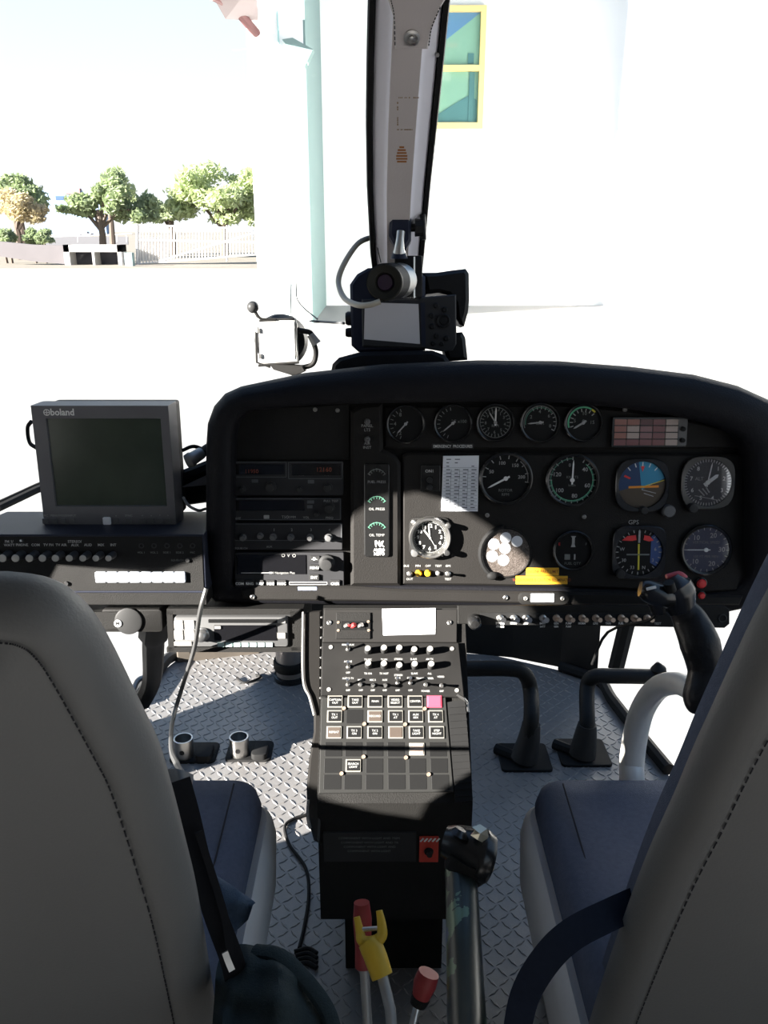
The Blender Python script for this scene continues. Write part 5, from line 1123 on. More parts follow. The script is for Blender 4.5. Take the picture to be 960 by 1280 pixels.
vs = [P(x, y, 0.845 + rnd.uniform(-0.01, 0.008)) - o_ for x, y in pts] + [P(600, 1042, 0.835) - o_, P(600, 1042, 0.86) - o_]
m.add(vs, [(i, (i + 1) % 8, 8) for i in range(8)] + [((i + 1) % 8, i, 9) for i in range(8)]); obj('tape_scrap', m, mat('crumpled_foil_tape', (0.6, 0.55, 0.42), 0.25, 0.5), t)

# ================================================================== PEDALS, SOCKETS, DUCT, FLOOR CABLES
for (pts, boot, lab, tip) in (([(578, 836), (636, 836), (655, 842), (663, 862), (664, 900), (657, 940)], [(664, 905), (661, 925), (655, 948)], 'left black rudder pedal tube bending down to the shaded tread plate floor', None),
                         ([(828, 846), (770, 845), (743, 846), (734, 860), (734, 905), (731, 936)], [(734, 905), (732, 920), (728, 942)], 'right black rudder pedal tube with a side arm ending in a pointed tip', 1)):
    bx = G(boot[2][0], boot[2][1], 0.0); t = thing('rudder_pedal', lab, 'pedal', bx); dd = 1.80
    def D(px, py): 
        return at_y(px, py, bx.y - 0.015 + (0.07 if py < 870 else 0.0)) - bx
    m = MB(); m.tube(smooth_pts([D(*p) for p in pts], 6), 0.017, 12); obj('arm', m, BLK, t, smooth=True)
    m = MB(); m.tube(smooth_pts([D(*p) for p in boot], 4), [0.02 + 0.0012*i for i in range(9)], 12); obj('boot', m, DKG, t, smooth=True)
    m = MB(); m.rbox(0, 0, 0.0, 0.006, 0.11, 0.10, 0.01, 0.002); m.tube([(-0.06, 0.02, 0.012), (-0.02, -0.01, 0.012)], 0.012, 8); obj('floor_plate', m, RUB, t)
    if tip: m = MB(); m.tube(smooth_pts([D(824, 850), D(823, 838), D(822, 828)], 4), [0.02]*3 + [0.017]*3 + [0.012, 0.008, 0.003], 10); obj('tip', m, BLK, t, smooth=True)
for (x, y, lab) in ((231, 940, 'left steel pedal socket tube with a hole beside the cable on the tread plate'), (300, 938, 'right steel pedal socket tube with a hole on the left tread plate')):
    p = G(x, y + 6, 0.0); t = thing('pedal_socket', lab, 'socket', p, None)
    m = MB(); m.T = Matrix.Rotation(math.radians(0), 4, 'X'); m.lathe([(0.021, 0.0), (0.021, 0.048), (0.018, 0.048), (0.018, 0.012), (0.0003, 0.012)], (0, 0, 0), 24); obj('tube', m, SILV, t, smooth=True)
    m = MB(); m.T = Matrix.Translation((0, -0.0205, 0.024)) @ Matrix.Rotation(math.pi/2, 4, 'X'); m.cyl(0, 0, -0.0005, 0.0012, 0.0055, seg=14); obj('hole', m, GLOSS, t)
    m = MB(); m.rbox(0.02, 0.012, 0.0, 0.005, 0.10, 0.075, 0.012, 0.002); m.rbox(0.045, 0.0, 0.0, 0.018, 0.035, 0.05, 0.01, 0.003); obj('base', m, RUB, t, smooth=True)
p = G(374, 862, 0.0); p = Vector((at_y(361, 850, 1.86).x, 1.90, 0))
t = thing('air_duct', 'short grey duct cylinder with a clamp ring left of the console foot', 'duct', p)
m = MB(); m.lathe([(0.036, 0.0), (0.036, 0.30)], (0, 0, 0), 28); obj('pipe', m, mat('brushed_grey_duct', (0.22, 0.2, 0.19), 0.4, 0.3), t, smooth=True)
m = MB(); m.lathe([(0.041, 0.03), (0.043, 0.035), (0.043, 0.05), (0.041, 0.055)], (0, 0, 0), 28); obj('clamp', m, RUB, t, smooth=True)
m = MB(); m.lathe([(0.043, 0.0), (0.043, 0.012), (0.038, 0.014)], (0, 0, 0), 28); obj('base_ring', m, GLOSS, t, smooth=True)
m = MB(); m.tube(smooth_pts([P(258, 735, 1.12), P(250, 765, 1.13), P(243, 810, 1.2), P(229, 855, 1.3), P(216, 900, 1.25), P(214, 935, 1.05), P(221, 955, 0.88), P(228, 968, 0.78), P(230, 978, 0.77)], 8), 0.0032, 8)
tag(obj('hanging_cable', m, mat('grey_cable', (0.06, 0.06, 0.06), 0.4), smooth=True), 'dark grey cable hanging from the panel down to the left seat', 'cable')
def fl(px, py, z=0.004): return G(px, py, z)
m = MB(); m.tube(smooth_pts([fl(384, 1018), fl(366, 1024), fl(356, 1034), fl(362, 1056), fl(382, 1085), fl(386, 1120), fl(380, 1160), fl(374, 1185)], 7), 0.003, 8)
for i in range(4): m.tube(smooth_pts([fl(368 + i*2, 1190 + i*5), fl(385, 1186 + i*6), fl(396, 1192 + i*6)], 4), 0.004, 8)
tag(obj('floor_cable', m, RUB, smooth=True), 'thin black cable snaking along the floor between left seat and console', 'cable')
m = MB(); m.tube(smooth_pts([fl(296, 847), fl(304, 853), fl(316, 851), fl(326, 846), fl(320, 843)], 5), 0.003, 8)
tag(obj('rubber_scrap', m, RUB, smooth=True), 'short black cable scrap on the sunlit tread plate near the duct', 'cable')

# ================================================================== CYCLIC STICK
o_ = G(800, 1010, 0.0); o_ = Vector((P(789, 985, 1.26).x, P(789, 985, 1.26).y, 0.0))
t = thing('cyclic_stick', 'bent silver cyclic stick with a black grip and leather boot before the right seat', 'control stick', o_)
part_tube('tube', [(o_.x, o_.y, 0.0), P(788, 1000, 1.26), P(790, 950, 1.26), P(800, 895, 1.24), P(820, 862, 1.20), P(845, 854, 1.12), P(868, 864, 1.04), P(880, 872, 0.99)], [0.0185, 0.0185, 0.018, 0.0165, 0.0145, 0.0135], mat('brushed_pale_metal', (0.82, 0.79, 0.73), 0.32, 0.1, noise=0.15, nscale=30), t, o_, 20, n=8)
part_tube('boot', [P(880, 886, 0.96), P(877, 872, 0.96), P(882, 840, 0.97), P(875, 805, 0.97), P(862, 775, 0.98), P(852, 760, 0.98)], [0.016, 0.021, 0.020, 0.023, 0.020, 0.016], mat('black_leather', (0.02, 0.02, 0.021), 0.35, noise=0.2, bump=0.8, bscale=60), t, o_, 18, n=6)
part_tube('grip', [P(852, 764, 0.98), P(845, 745, 0.98), P(838, 735, 0.98), P(832, 722, 0.98)], [0.016, 0.024, 0.026, 0.016], GLOSS, t, o_, 16)
part_tube('switch_arm', [P(845, 745, 0.975), P(826, 745, 0.965), P(808, 738, 0.96), P(800, 736, 0.96)], [0.012, 0.015, 0.013, 0.009], GLOSS, t, o_, 14)
part_tube('trigger', [P(820, 748, 0.965), P(824, 765, 0.97)], [0.012, 0.009], GLOSS, t, o_, 10, n=0)
part_tube('hat_switch', [P(838, 738, 0.955), P(836, 728, 0.95)], [0.007, 0.006], BLK, t, o_, 10, n=0)
part_tube('red_button', [P(833, 722, 0.975), P(848, 720, 0.975), P(856, 724, 0.975)], [0.004, 0.006, 0.005], mat('worn_red_paint', (0.45, 0.05, 0.06), 0.45, noise=0.3), t, o_, 10, n=3)
m = MB(); q = P(814, 735, 0.944) - o_; m.T = Matrix.Translation(q) @ Matrix.Rotation(math.radians(-15), 4, 'Y'); m.box((0, 0, 0), (0.011, 0.002, 0.003), 0.0005); m.T = None; obj('white_label', m, MARK, t)
part_tube('cord', smooth_pts([P(822, 760, 0.98), P(812, 775, 1.0), P(760, 790, 1.1), P(740, 830, 1.3)], 4), 0.002, RUB, t, o_, 6, n=0)
# ================================================================== SEATS
LEA = mat('seat_grey_leather', (0.135, 0.135, 0.132), 0.55, noise=0.08, nscale=6, bump=0.15, bscale=420)
FAB = mat('seat_blue_fabric', (0.075, 0.092, 0.14), 0.9, noise=0.25, nscale=160, bump=0.5, bscale=900)
PAN = mat('seat_pan_pale', (0.55, 0.54, 0.52), 0.5, noise=0.12, nscale=8)
def seat(label, pts, xc, F, side, lab_c, xb=None):
    """pts: inner edge of the backrest, top to bottom; mirrored about the seat's middle"""
    top = F.at(*pts[0]); t = thing('pilot_seat', label, 'seat', Vector((xc, 0.78, 0.0)))
    uc = (xb if xb is not None else xc) - F.o.x
    q = [Vector(F.loc(*p)) for p in pts]
    if side < 0: q = [Vector((p.x, p.y)) for p in q]
    sp = smooth_pts([(p.x, p.y, 0) for p in q], 5)
    inner_ = [(p.x, p.y) for p in sp]
    other = [(2*uc - x, y) for x, y in reversed(inner_)]
    ol = inner_ + other
    # drop doubled points at the middle of the top
    def W(x, y, z): p = F.o + F.x * x + F.v * y + F.n * z; return (p.x - xc, p.y - 0.78, p.z)
    def rings(lst, drop_bottom=False):
        L = []
        for d, z in lst:
            r = inset(ol, min(d, 0.03) + 0.006)
            if d > 0.03:
                gx = sum(x for x, y in r) / len(r); gy = sum(y for x, y in r) / len(r); hw = max(x for x, y in r) - gx; hh = max(y for x, y in r) - gy; e_ = d - 0.03
                r = [(gx + (x - gx) * (1 - e_ / hw), gy + (y - gy) * (1 - e_ / hh)) for x, y in r]
            L.append([W(x, y, z) for x, y in r])
        return L
    m = MB(); m.loops(rings([(0.010, -0.022), (0.0, -0.010), (0.0, 0.0), (0.003, 0.010), (0.009, 0.018), (0.018, 0.023), (0.024, 0.0235), (0.026, 0.0222), (0.030, 0.0240), (0.06, 0.030), (0.10, 0.034)]), cap0=True, cap1=True)
    bk = obj('backrest', m, LEA, t, smooth=60)
    m = MB(); st_ = inset(ol, 0.033)
    n_ = len(st_)
    path = []
    for i in range(n_ - 1): 
        if i == len(inner_) - 1: continue
        path.append((Vector(st_[i]), Vector(st_[i+1])))
    for a, b in path:
        l = (b - a).length; k_ = max(1, int(l / 0.006))
        if l > 0.3: continue
        for j in range(k_):
            p0 = a.lerp(b, (j + 0.15) / k_); p1 = a.lerp(b, (j + 0.75) / k_)
            m.tube([W(p0.x, p0.y, 0.0238), W(p1.x, p1.y, 0.0238)], 0.0007, 4)
    obj('stitching', m, mat('dark_thread', (0.03, 0.03, 0.035), 0.8), bk, kind='stuff')
    m = MB(); m.loops(rings([(0.018, -0.018), (0.017, -0.03), (0.016, -0.05), (0.024, -0.062), (0.05, -0.068), (0.08, -0.07)] if side > 0 else [(0.020, -0.016), (0.028, -0.02), (0.030, -0.035), (0.036, -0.045), (0.05, -0.05), (0.08, -0.052)])); obj('backrest_cushion', m, FAB, t, smooth=60, label='blue fabric front cushion of the backrest')
    # seat pan and cushion
    def slab(x0, x1, y0, y1, lst, r, wob=0.0):
        L = []
        for d, z in lst:
            ring_ = []
            w_, h_, r_ = x1 - x0 - 2*d, y1 - y0 - 2*d, max(r - d, 0.01)
            for (sx, sy, a0) in ((1, -1, -90), (1, 1, 0), (-1, 1, 90), (-1, -1, 180)):
                for k_ in range(7):
                    a = math.radians(a0 + 90*k_/6); X = (x0+x1)/2 + sx*(w_/2 - r_) + r_*math.cos(a); Y = (y0+y1)/2 + sy*(h_/2 - r_) + r_*math.sin(a)
                    ring_.append((X - xc, Y - 0.78, z + 0.012*math.cos((Y - y0)/(y1 - y0)*math.pi*1.3) * (1 if wob else 0)))
            L.append(ring_)
        return L
    xw = 0.222
    m = MB(); m.loops(slab(xc - xw - 0.014, xc + xw + 0.014, 0.56, 1.00, [(0.05, 0.12), (0.02, 0.16), (0.004, 0.22), (0.0, 0.30), (0.004, 0.322), (0.012, 0.33), (0.02, 0.325)], 0.055)); obj('seat_pan', m, PAN, t, smooth=60, label='pale seat shell')
    m = MB(); m.loops(slab(xc - xw + 0.008, xc + xw - 0.008, 0.60, 1.005, [(0.0, 0.30), (0.0, 0.345), (0.005, 0.362), (0.016, 0.372), (0.05, 0.376), (0.10, 0.374)], 0.04, 1)); cu = obj('seat_cushion', m, FAB, t, smooth=60, label=lab_c)
    m = MB(); m.tube([(xr_ - xc, y - 0.78, 0.372) for xr_, y in ((xc - side*(xw - 0.04), 0.66), (xc - side*(xw - 0.045), 0.97))], 0.0012, 5); obj('seam', m, mat('dark_thread', (0.03, 0.03, 0.035), 0.8), cu)
    m = MB()
    for sx in (-0.17, 0.17):
        m2 = MB(); m2.box((sx, 0.0, 0.02), (0.03, 0.46, 0.04), 0.004); obj('floor_rail', m2, STEEL, t)
        m2 = MB(); m2.tube([(sx, -0.12, 0.03), (sx, -0.10, 0.16)], 0.014, 8); obj('leg', m2, STEEL, t)
        m2 = MB(); m2.tube([(sx, 0.15, 0.03), (sx, 0.12, 0.16)], 0.014, 8); obj('leg', m2, STEEL, t)
    return t
LFc = Face(205, 940, 0.57, -13)
left_pts = [(0, 716), (40, 721), (75, 734), (102, 752), (126, 780), (147, 817), (168, 860), (188, 902), (206, 942), (223, 1000), (238, 1060), (252, 1120), (265, 1200), (277, 1285), (288, 1400), (300, 1540)]
seat('left seat with a dark olive grey leather backrest seen from behind', left_pts, -0.385, LFc, -1, 'dark blue fabric seat cushion', -0.35)
RFc = Face(862, 960, 0.625, -14)
right_pts = [(1000, 690), (975, 716), (955, 748), (935, 786), (912, 835), (888, 888), (862, 945), (838, 1003), (812, 1060), (792, 1110), (774, 1160), (752, 1225), (733, 1285), (710, 1370), (680, 1480)]
seat('right seat with a bluish grey leather backrest seen from behind', right_pts, 0.425, RFc, 1, 'dark blue fabric seat cushion')
# belts
def ribbon(pts, wdt, th=0.0018, n=6, side=None):
    sp = smooth_pts(pts, n); L = []
    for i, p in enumerate(sp):
        tg = (sp[min(i+1, len(sp)-1)] - sp[max(i-1, 0)]).normalized(); v = (p - EYE).normalized(); a = tg.cross(v).normalized() * wdt / 2; b = a.cross(tg).normalized() * th
        L.append([p + a + b, p - a + b, p - a - b, p + a - b])
    m = MB(); m.loops(L); return m
BELT = mat('black_webbing', (0.012, 0.012, 0.014), 0.8, noise=0.2, nscale=300)
o_ = P(290, 1200, 0.66); t = thing('seat_belt', 'black seat belt strap with a metal buckle tongue hanging beside the left seat', 'seat belt', o_)
m = ribbon([P(236, 990, 0.70) - o_ + EYE*0, P(246, 1060, 0.70) - o_, P(262, 1120, 0.71) - o_, P(282, 1170, 0.70) - o_, P(296, 1210, 0.69) - o_], 0.020) if False else None
def ribbon_local(pts, wdt, o_, th=0.0018, n=6):
    m = ribbon(pts, wdt, th, n); m.V = [v - o_ for v in m.V]; return m
obj('strap', ribbon_local([P(224, 975, 0.72), P(236, 1020, 0.715), P(250, 1080, 0.71), P(268, 1140, 0.70), P(290, 1200, 0.69), P(298, 1240, 0.69)], 0.019, o_), BELT, t, smooth=True)
obj('thin_strap', ribbon_local([P(248, 1040, 0.70), P(266, 1095, 0.70), P(282, 1150, 0.69), P(288, 1195, 0.68)], 0.006, o_), BELT, t, smooth=True)
m = ribbon_local([P(281, 1190, 0.665), P(285, 1201, 0.665), P(290, 1213, 0.665)], 0.005, o_, 0.001); tg_ = obj('buckle_tongue', m, SILV, t, label='metal buckle tongue')
o_ = P(690, 1170, 0.74); t = thing('seat_belt', 'dark blue seat belt strap draped over the right seat shell', 'seat belt', o_)
obj('strap', ribbon_local([P(830, 1112, 0.82), P(765, 1142, 0.75), P(715, 1168, 0.735), P(682, 1200, 0.74), P(656, 1245, 0.76), P(644, 1300, 0.80)], 0.026, o_, 0.0025), mat('navy_webbing', (0.012, 0.018, 0.035), 0.8, noise=0.2, nscale=200), t, smooth=True)
# cloths
def cloth(name, label, cat, rows, mt, amp=0.006, thick=0.012, par=None, seed=1):
    rnd = random.Random(seed); o_ = rows[len(rows)//2][0]; L = []
    sm = [smooth_pts(r, 5) for r in rows]; nn = len(sm[0])
    cols_ = [smooth_pts([r[i] for r in sm], 5) for i in range(nn)]
    V = []; fr = [rnd.uniform(0, 6.28) for _ in range(6)]
    H = len(cols_[0])
    vs = []; fs = []
    for i in range(nn):
        for j in range(H):
            p = cols_[i][j]; d = (p - EYE).normalized()
            w_ = amp * (math.sin(i*0.9 + j*0.35 + fr[0]) + 0.6*math.sin(i*0.4 - j*0.8 + fr[1]) + 0.4*math.sin(i*1.7 + j*0.15 + fr[2]))
            vs.append(p - d * w_ - o_)
    N = len(vs)
    for v, i in zip(list(vs), range(N)): vs.append(v + (v + o_ - EYE).normalized() * thick)
    for i in range(nn - 1):
        for j in range(H - 1):
            a = i*H + j; fs.append((a, a+1, a+H+1, a+H)); fs.append((a+N, a+H+N, a+H+1+N, a+1+N))
    for i in range(nn - 1):
        for j in (0, H-1): a = i*H + j; fs.append((a, a+H, a+H+N, a+N))
    for j in range(H - 1):
        for i in (0, nn-1): a = i*H + j; fs.append((a, a+1, a+1+N, a+N))
    m = MB(); m.add(vs, fs); o = obj(name, m, mt, None, Matrix.Translation(o_), smooth=75); return tag(o, label, cat)
JK = mat('dark_teal_cloth', (0.030, 0.042, 0.045), 0.9, noise=0.2, nscale=200, bump=0.5, bscale=700)
cloth('jacket', 'crumpled dark grey-green jacket heaped between left seat and console at the bottom', 'jacket',
      [[P(276, 1192, 0.74), P(300, 1180, 0.735), P(332, 1186, 0.73), P(352, 1196, 0.74)],
       [P(270, 1215, 0.70), P(300, 1215, 0.69), P(345, 1208, 0.68), P(378, 1222, 0.71)],
       [P(268, 1245, 0.68), P(300, 1250, 0.67), P(350, 1240, 0.66), P(402, 1250, 0.70)],
       [P(265, 1290, 0.65), P(300, 1290, 0.64), P(360, 1290, 0.64), P(424, 1290, 0.69)],
       [P(262, 1400, 0.60), P(300, 1400, 0.58), P(370, 1400, 0.58), P(450, 1400, 0.62)]], JK, 0.007, 0.03, seed=4)
m = MB(); pts = smooth_pts([P(318, 1190, 0.71), P(350, 1196, 0.70), P(382, 1226, 0.69), P(408, 1262, 0.68), P(420, 1300, 0.67)], 5)
m.tube(pts, 0.0075, 10, 0.7); cuff = tag(obj('jacket_sleeve', m, JK, smooth=True), 'rolled edge of cloth curving along the right side of the heaped jacket', 'sleeve')
cloth('blue_cloth', 'small folded denim blue cloth wedged beside the left seat cushion', 'cloth',
      [[P(246, 1078, 0.84), P(265, 1090, 0.82), P(285, 1105, 0.80)], [P(252, 1100, 0.80), P(285, 1108, 0.775), P(317, 1126, 0.765)], [P(262, 1150, 0.77), P(285, 1142, 0.76), P(316, 1132, 0.765)], [P(270, 1180, 0.76), P(292, 1166, 0.765), P(310, 1150, 0.77)]],
      mat('denim_cloth', (0.055, 0.085, 0.13), 0.9, noise=0.25, nscale=250, bump=0.5, bscale=800), 0.004, 0.012, seed=2)
cloth('grey_flap', 'grey leather flap at the top corner of the left seat cushion', 'flap',
      [[P(208, 962, 0.76), P(222, 961, 0.75), P(242, 968, 0.76)], [P(214, 985, 0.75), P(228, 982, 0.74), P(240, 984, 0.75)], [P(222, 1020, 0.74), P(230, 1015, 0.73), P(234, 1010, 0.74)]], LEA, 0.001, 0.004, seed=3)

# ================================================================== CAMERAS ON THE GLARESHIELD
NAVB = mat('blue_black_camera_body', (0.018, 0.022, 0.04), 0.4, noise=0.15); CBK = mat('camera_black', (0.012, 0.012, 0.013), 0.45)
MON = Face(500, 400, 1.30, 8)
S = Sub(MON, 500, 405); k = S.k
t = thing('camcorder', 'black camcorder with flip-out screen and round buttons on the glareshield pad', 'video camera', S.m)
def pc(pts, w=0.0): return [S(x, y, w) for x, y in pts]
m = MB(); m.poly(pc([(437, 355), (446, 342), (460, 334), (520, 334), (532, 345), (532, 372), (532, 438), (448, 440), (439, 432)])[::-1], -0.10, -0.008, 0.004); obj('body', m, NAVB, t, smooth=True)
m = MB(); m.poly(pc([(452, 374), (533, 371), (570, 368), (570.5, 430), (566, 438), (556, 440), (533, 436), (453, 433)])[::-1], -0.012, 0.004, 0.002); sc_ = obj('screen_bezel', m, mat('camera_charcoal', (0.03, 0.031, 0.034), 0.4), t, smooth=True)
m = MB(); m.poly(pc([(456, 378), (523, 380), (525, 430), (455, 424)], 0.004)[::-1], 0.003, 0.0048); obj('screen', m, mat('lcd_reflection_grey', (0.62, 0.60, 0.61), 0.35, noise=0.03), sc_)  # pale grey stands for the reflection in a powered-off screen
m = MB(); m.poly(pc([(526, 379), (531, 378), (532, 433), (527, 432)], 0.004)[::-1], 0.003, 0.0055); obj('hinge_strip', m, NAVB, sc_)
for x, y, r in ((545, 382, 3.5), (556, 387, 3.5), (539.5, 395, 3.5), (540, 408, 3.5), (546, 420, 3.5), (558, 423, 3.5), (541.5, 429, 3), (552, 430, 3)):
    m = MB(); c = S(x, y, 0.004); m.lathe([(r*k, 0.0035), (r*k, 0.006), (r*0.7*k, 0.0072), (0.0002, 0.007)], (c[0], c[1], 0), 14); obj('button', m, CBK, sc_, smooth=True)
m = MB(); c = S(554, 401, 0.004); m.lathe([(9*k, 0.0035), (9*k, 0.006), (7.6*k, 0.007), (5*k, 0.006), (4.4*k, 0.0075), (0.0002, 0.0078)], (c[0], c[1], 0), 26); obj('dial_button', m, CBK, sc_, smooth=True)
m = MB(); m.poly(pc([(528, 341), (545, 341), (565, 338), (582, 336), (586, 342), (586.5, 375), (585, 390), (580, 408), (574, 405), (570, 398), (568, 380), (560, 369), (548, 366), (533, 368)], -0.02)[::-1], -0.09, -0.014, 0.006); obj('hand_strap', m, CBK, t, smooth=True)
m = MB(); m.poly(pc([(566, 416), (578, 415), (582, 422), (585, 450), (560, 452), (556, 440)], -0.03)[::-1], -0.10, -0.03, 0.006); obj('rear_foot', m, CBK, t, smooth=True)
for (x, y, r) in ((434, 397, 9), (434, 415, 6)):
    q = Vector((*S(x, y, 0), -0.03)); m = MB(); m.tube([q + Vector((-0.004, 0, 0)), q, q + Vector((0.012, 0, 0))], [r*k*0.8, r*k, r*k*1.0], 14); obj('side_knob', m, CBK, t, smooth=True)
m = MB(); m.poly(pc([(416, 455), (424, 447), (450, 440), (540, 438), (556, 444), (562, 452), (562, 462), (414, 466)])[::-1], -0.10, 0.012, 0.006)
o = obj('camera_pad', m, PAD, None, S.m, smooth=True); tag(o, 'low black padded base under the camcorder on the glareshield', 'camera base')
# small industrial camera with big lens, in front
C2 = Face(500, 350, 1.22, 10); S = Sub(C2, 505, 348); k = S.k
t = thing('lens_camera', 'small silver and black camera with a large round lens hanging in front of the post', 'camera', S.m)
def p2(x, y, z): c = S(x, y, z); return Vector((c[0], c[1], z))
m = MB(); a = S(493, 322, -0.02); b = S(527, 373, -0.02); m.rbox((a[0]+b[0])/2, (a[1]+b[1])/2, -0.045, 0.0, b[0]-a[0], a[1]-b[1], 0.003, 0.001); obj('body', m, CBK, t, smooth=True)
m = MB(); m.loops([[p2(x, y, z) for x, y, z in ((517, 321, 0.001), (527, 320, -0.004), (527, 367, -0.004), (517, 373, 0.001))], [p2(x, y, z) for x, y, z in ((517, 321, -0.03), (527, 320, -0.03), (527, 367, -0.03), (517, 373, -0.03))]]); obj('side_plate', m, SILV, t)
def lens(name, z0, z1, r0, r1, c0, c1, mt, seg=32, hollow=None):
    m = MB(); A, B = p2(*c0, z0), p2(*c1, z1)
    if hollow: 
        d = (B - A); m.loops([[A + Vector((r*k*math.cos(2*math.pi*i/seg), r*k*math.sin(2*math.pi*i/seg), 0)) + d*u for i in range(seg)] for r, u in hollow], cap0=False, cap1=True)
    else: m.loops([[A + Vector((r0*k*math.cos(2*math.pi*i/seg), r0*k*math.sin(2*math.pi*i/seg), 0)) for i in range(seg)], [B + Vector((r1*k*math.cos(2*math.pi*i/seg), r1*k*math.sin(2*math.pi*i/seg), 0)) for i in range(seg)]])
    return obj(name, m, mt, t, smooth=True)
lens('mount_ring', -0.005, 0.012, 17, 18, (503, 350), (500, 350.5), SILV)
lens('focus_ring', 0.012, 0.030, 21, 21.5, (500, 350.5), (490, 352), SILV)
lens('barrel', 0.030, 0.048, 22.5, 22.5, (490, 352), (481, 353), CBK)
lens('front_rim', 0.046, 0.055, 0, 0, (482, 353), (480.5, 353), mat('olive_black_rim', (0.016, 0.015, 0.011), 0.5), hollow=[(22, 0), (21.5, 1), (20, 1.1), (12, 0.75), (10.5, 0.2), (0.4, 0.0)])
lens('front_glass', 0.047, 0.050, 10.6, 9, (481.5, 353), (481, 353), mat('purple_lens_glass', (0.02, 0.008, 0.025), 0.05, coat=1.0))
m = MB()
for i in range(5): a = p2(505 + i*2.6, 372, 0.001); m.cyl(a.x, a.y, 0, 0.001, 0.8*k, seg=6)
obj('terminal_screws', m, SILV, t, kind='stuff')
# ball mount on the post
S = Sub(C2, 505, 290); k = S.k
t = thing('ball_mount', 'blue-black ball clamp mount with a side knob fixed to the lower windshield post', 'camera mount', S.m)
m = MB(); m.poly([S(x, y) for x, y in ((488, 262), (494, 259), (510, 258), (514, 264), (514, 300), (508, 310), (494, 308), (486, 294))][::-1], -0.03, 0.0, 0.004); obj('clamp', m, NAVB, t, smooth=True)
m = MB(); m.tube([p_ for p_ in [Vector((*S(512, 283), -0.01)), Vector((*S(519, 283), -0.01))]], 5*k, 12); m.tube([Vector((*S(519, 283), -0.01)), Vector((*S(529, 283), -0.01))], [11*k, 10*k], 8); 
m.tube([Vector((*S(529, 266), -0.012)), Vector((*S(530, 298), -0.012))], 3.5*k, 10); obj('knob', m, CBK, t, smooth=True)
m = MB(); m.tube([Vector((*S(501, 290), 0.004)), Vector((*S(500, 300), 0.006)), Vector((*S(499, 312), 0.006)), Vector((*S(499, 316), 0.004))], [5.2*k, 5.0*k, 6.5*k, 8*k], 14); obj('ball_stem', m, SILV, t, smooth=True)
m = MB(); m.tube([Vector((*S(499, 314), 0.002)), Vector((*S(499, 323), 0.0))], [8*k, 11*k], 12); obj('foot', m, NAVB, t, smooth=True)
m = MB(); m.tube(smooth_pts([P(470, 297, 1.32), P(460, 298, 1.30), P(446, 306, 1.28), P(430, 330, 1.26), P(423, 352, 1.25), P(430, 372, 1.22), P(446, 381, 1.18), P(462, 381, 1.165), P(475, 377, 1.165)], 7), [0.0042]*57, 10)
tag(obj('camera_cable', m, mat('beige_cable', (0.42, 0.38, 0.30), 0.5), smooth=True), 'beige cable looping left from the post to the lens camera', 'cable')
m = MB(); m.tube(smooth_pts([P(470, 292, 1.30), P(471, 305, 1.28), P(476, 328, 1.25)], 5), 0.0008, 6)
tag(obj('thin_wire', m, CBK, smooth=True), 'hair-thin dark wire hanging beside the post above the lens camera', 'wire')

# swivel frame with ball handle
SW = Face(350, 430, 1.32, 5); S = Sub(SW, 347, 428); k = S.k
t = thing('swivel_panel', 'small square white-faced panel in a black bracket with a ball-tipped handle', 'light', S.m)  # white square panel; it gives off nothing itself
m = MB(); m.T = Matrix.Rotation(math.radians(24), 4, 'Y'); m.lathe([(0.0302, 0.0), (0.042, -0.018), (0.043, -0.035), (0.036, -0.05), (0.0003, -0.052)], (13*k, 1*k, -0.004), 32); m.T = None; obj('round_shell', m, CBK, t, smooth=True)
m = MB(); m.poly([S(x, y) for x, y in ((323, 402), (370, 399), (372, 452), (325, 455))][::-1], -0.012, 0.0, 0.001); obj('body', m, mat('pale_frame', (0.5, 0.49, 0.47), 0.5), t)
m = MB(); m.poly([S(x, y) for x, y in ((325, 405), (368, 402), (369, 449), (327, 452))][::-1], 0.0, 0.0015, 0.0005); obj('square_face', m, mat('white_face', (0.88, 0.88, 0.88), 0.4), t, label='white square face')
for x, y in ((323, 413), (370, 407), (325, 445), (370, 442)): m = MB(); c = S(x, y); m.rbox(c[0], c[1], -0.002, 0.005, 4*k, 6*k, 0.001, 0.0005); obj('clip', m, SILV, t)
def st(x, y, z): c = S(x, y, z); return Vector((c[0], c[1], z))
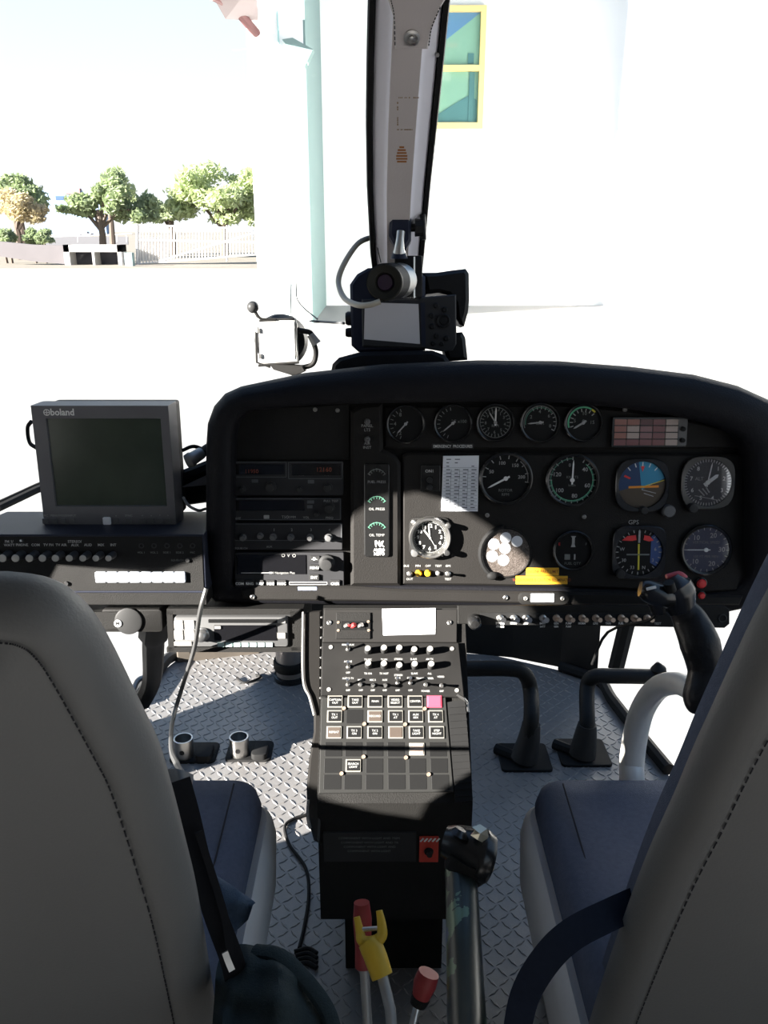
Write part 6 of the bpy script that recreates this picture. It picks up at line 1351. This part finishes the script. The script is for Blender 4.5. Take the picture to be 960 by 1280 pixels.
m = MB(); m.tube([st(320, 415, 0), st(321, 453, 0), st(338, 459, 0)], 0.0018, 8); m.tube([st(324, 401, 0), st(345, 399, 0), st(368, 399, 0)], 0.0016, 8); m.tube([st(323, 457, 0), st(374, 453, 0)], 0.002, 8)
obj('wire_frame', m, BLK, t, smooth=True)
m = MB(); m.tube(smooth_pts([st(374, 413, 0), st(388, 416, 0), st(391, 426, -0.01), st(395, 440, -0.01), st(391, 455, -0.01), st(376, 460, -0.01)], 5), 0.0042, 10); obj('bracket_arm', m, BLK, t, smooth=True)
m = MB(); m.tube([st(388, 418, 0), st(396, 430, 0)], [0.006, 0.008], 10); obj('hinge', m, STEEL, t, smooth=True)
m = MB(); m.tube([st(345, 399.5, 0.0), st(327, 399, 0.002), st(322, 395, 0.003), st(317, 386, 0.003)], 0.0026, 8); hd = obj('handle', m, BLK, t, smooth=True)
m = MB(); m.sphere(st(316, 384, 0.003), 7.4*k, 18, 12); obj('ball', m, mat('dark_grey_ball', (0.04, 0.04, 0.04), 0.4), hd, smooth=True)
m = MB(); a = st(356, 461, 0); m.poly([S(x, y) for x, y in ((337, 455), (378, 457), (382, 464), (368, 470), (342, 462))][::-1], -0.02, 0.002, 0.001); m.tube([st(370, 462, -0.01), st(372, 480, -0.03)], 0.008, 10); obj('base', m, BLK, t, smooth=True)
m = MB(); m.tube(smooth_pts([P(371, 352, 1.5), P(371, 372, 1.5), P(380, 385, 1.48), P(397, 399, 1.45)], 5), 0.0014, 6); m.tube([P(386, 401, 1.42), P(400, 402, 1.42), P(430, 404, 1.36)], [0.0015, 0.0022, 0.0025], 6)
tag(obj('antenna_wire', m, GREYP, smooth=True), 'thin grey bent wire between the square white panel and the camcorder', 'wire')
m = MB(); m.tube([P(364, 355, 1.55), P(363, 392, 1.55)], 0.0008, 5); tag(obj('fine_wire', m, GREYP), 'fine upright wire on the windshield above the square white panel', 'wire')
# rear cabin behind the viewer and right doorway post
m = MB(); m.box((0, -1.72, 0.7), (1.66, 0.04, 1.66)); struct('wall_rear', m, LIN)
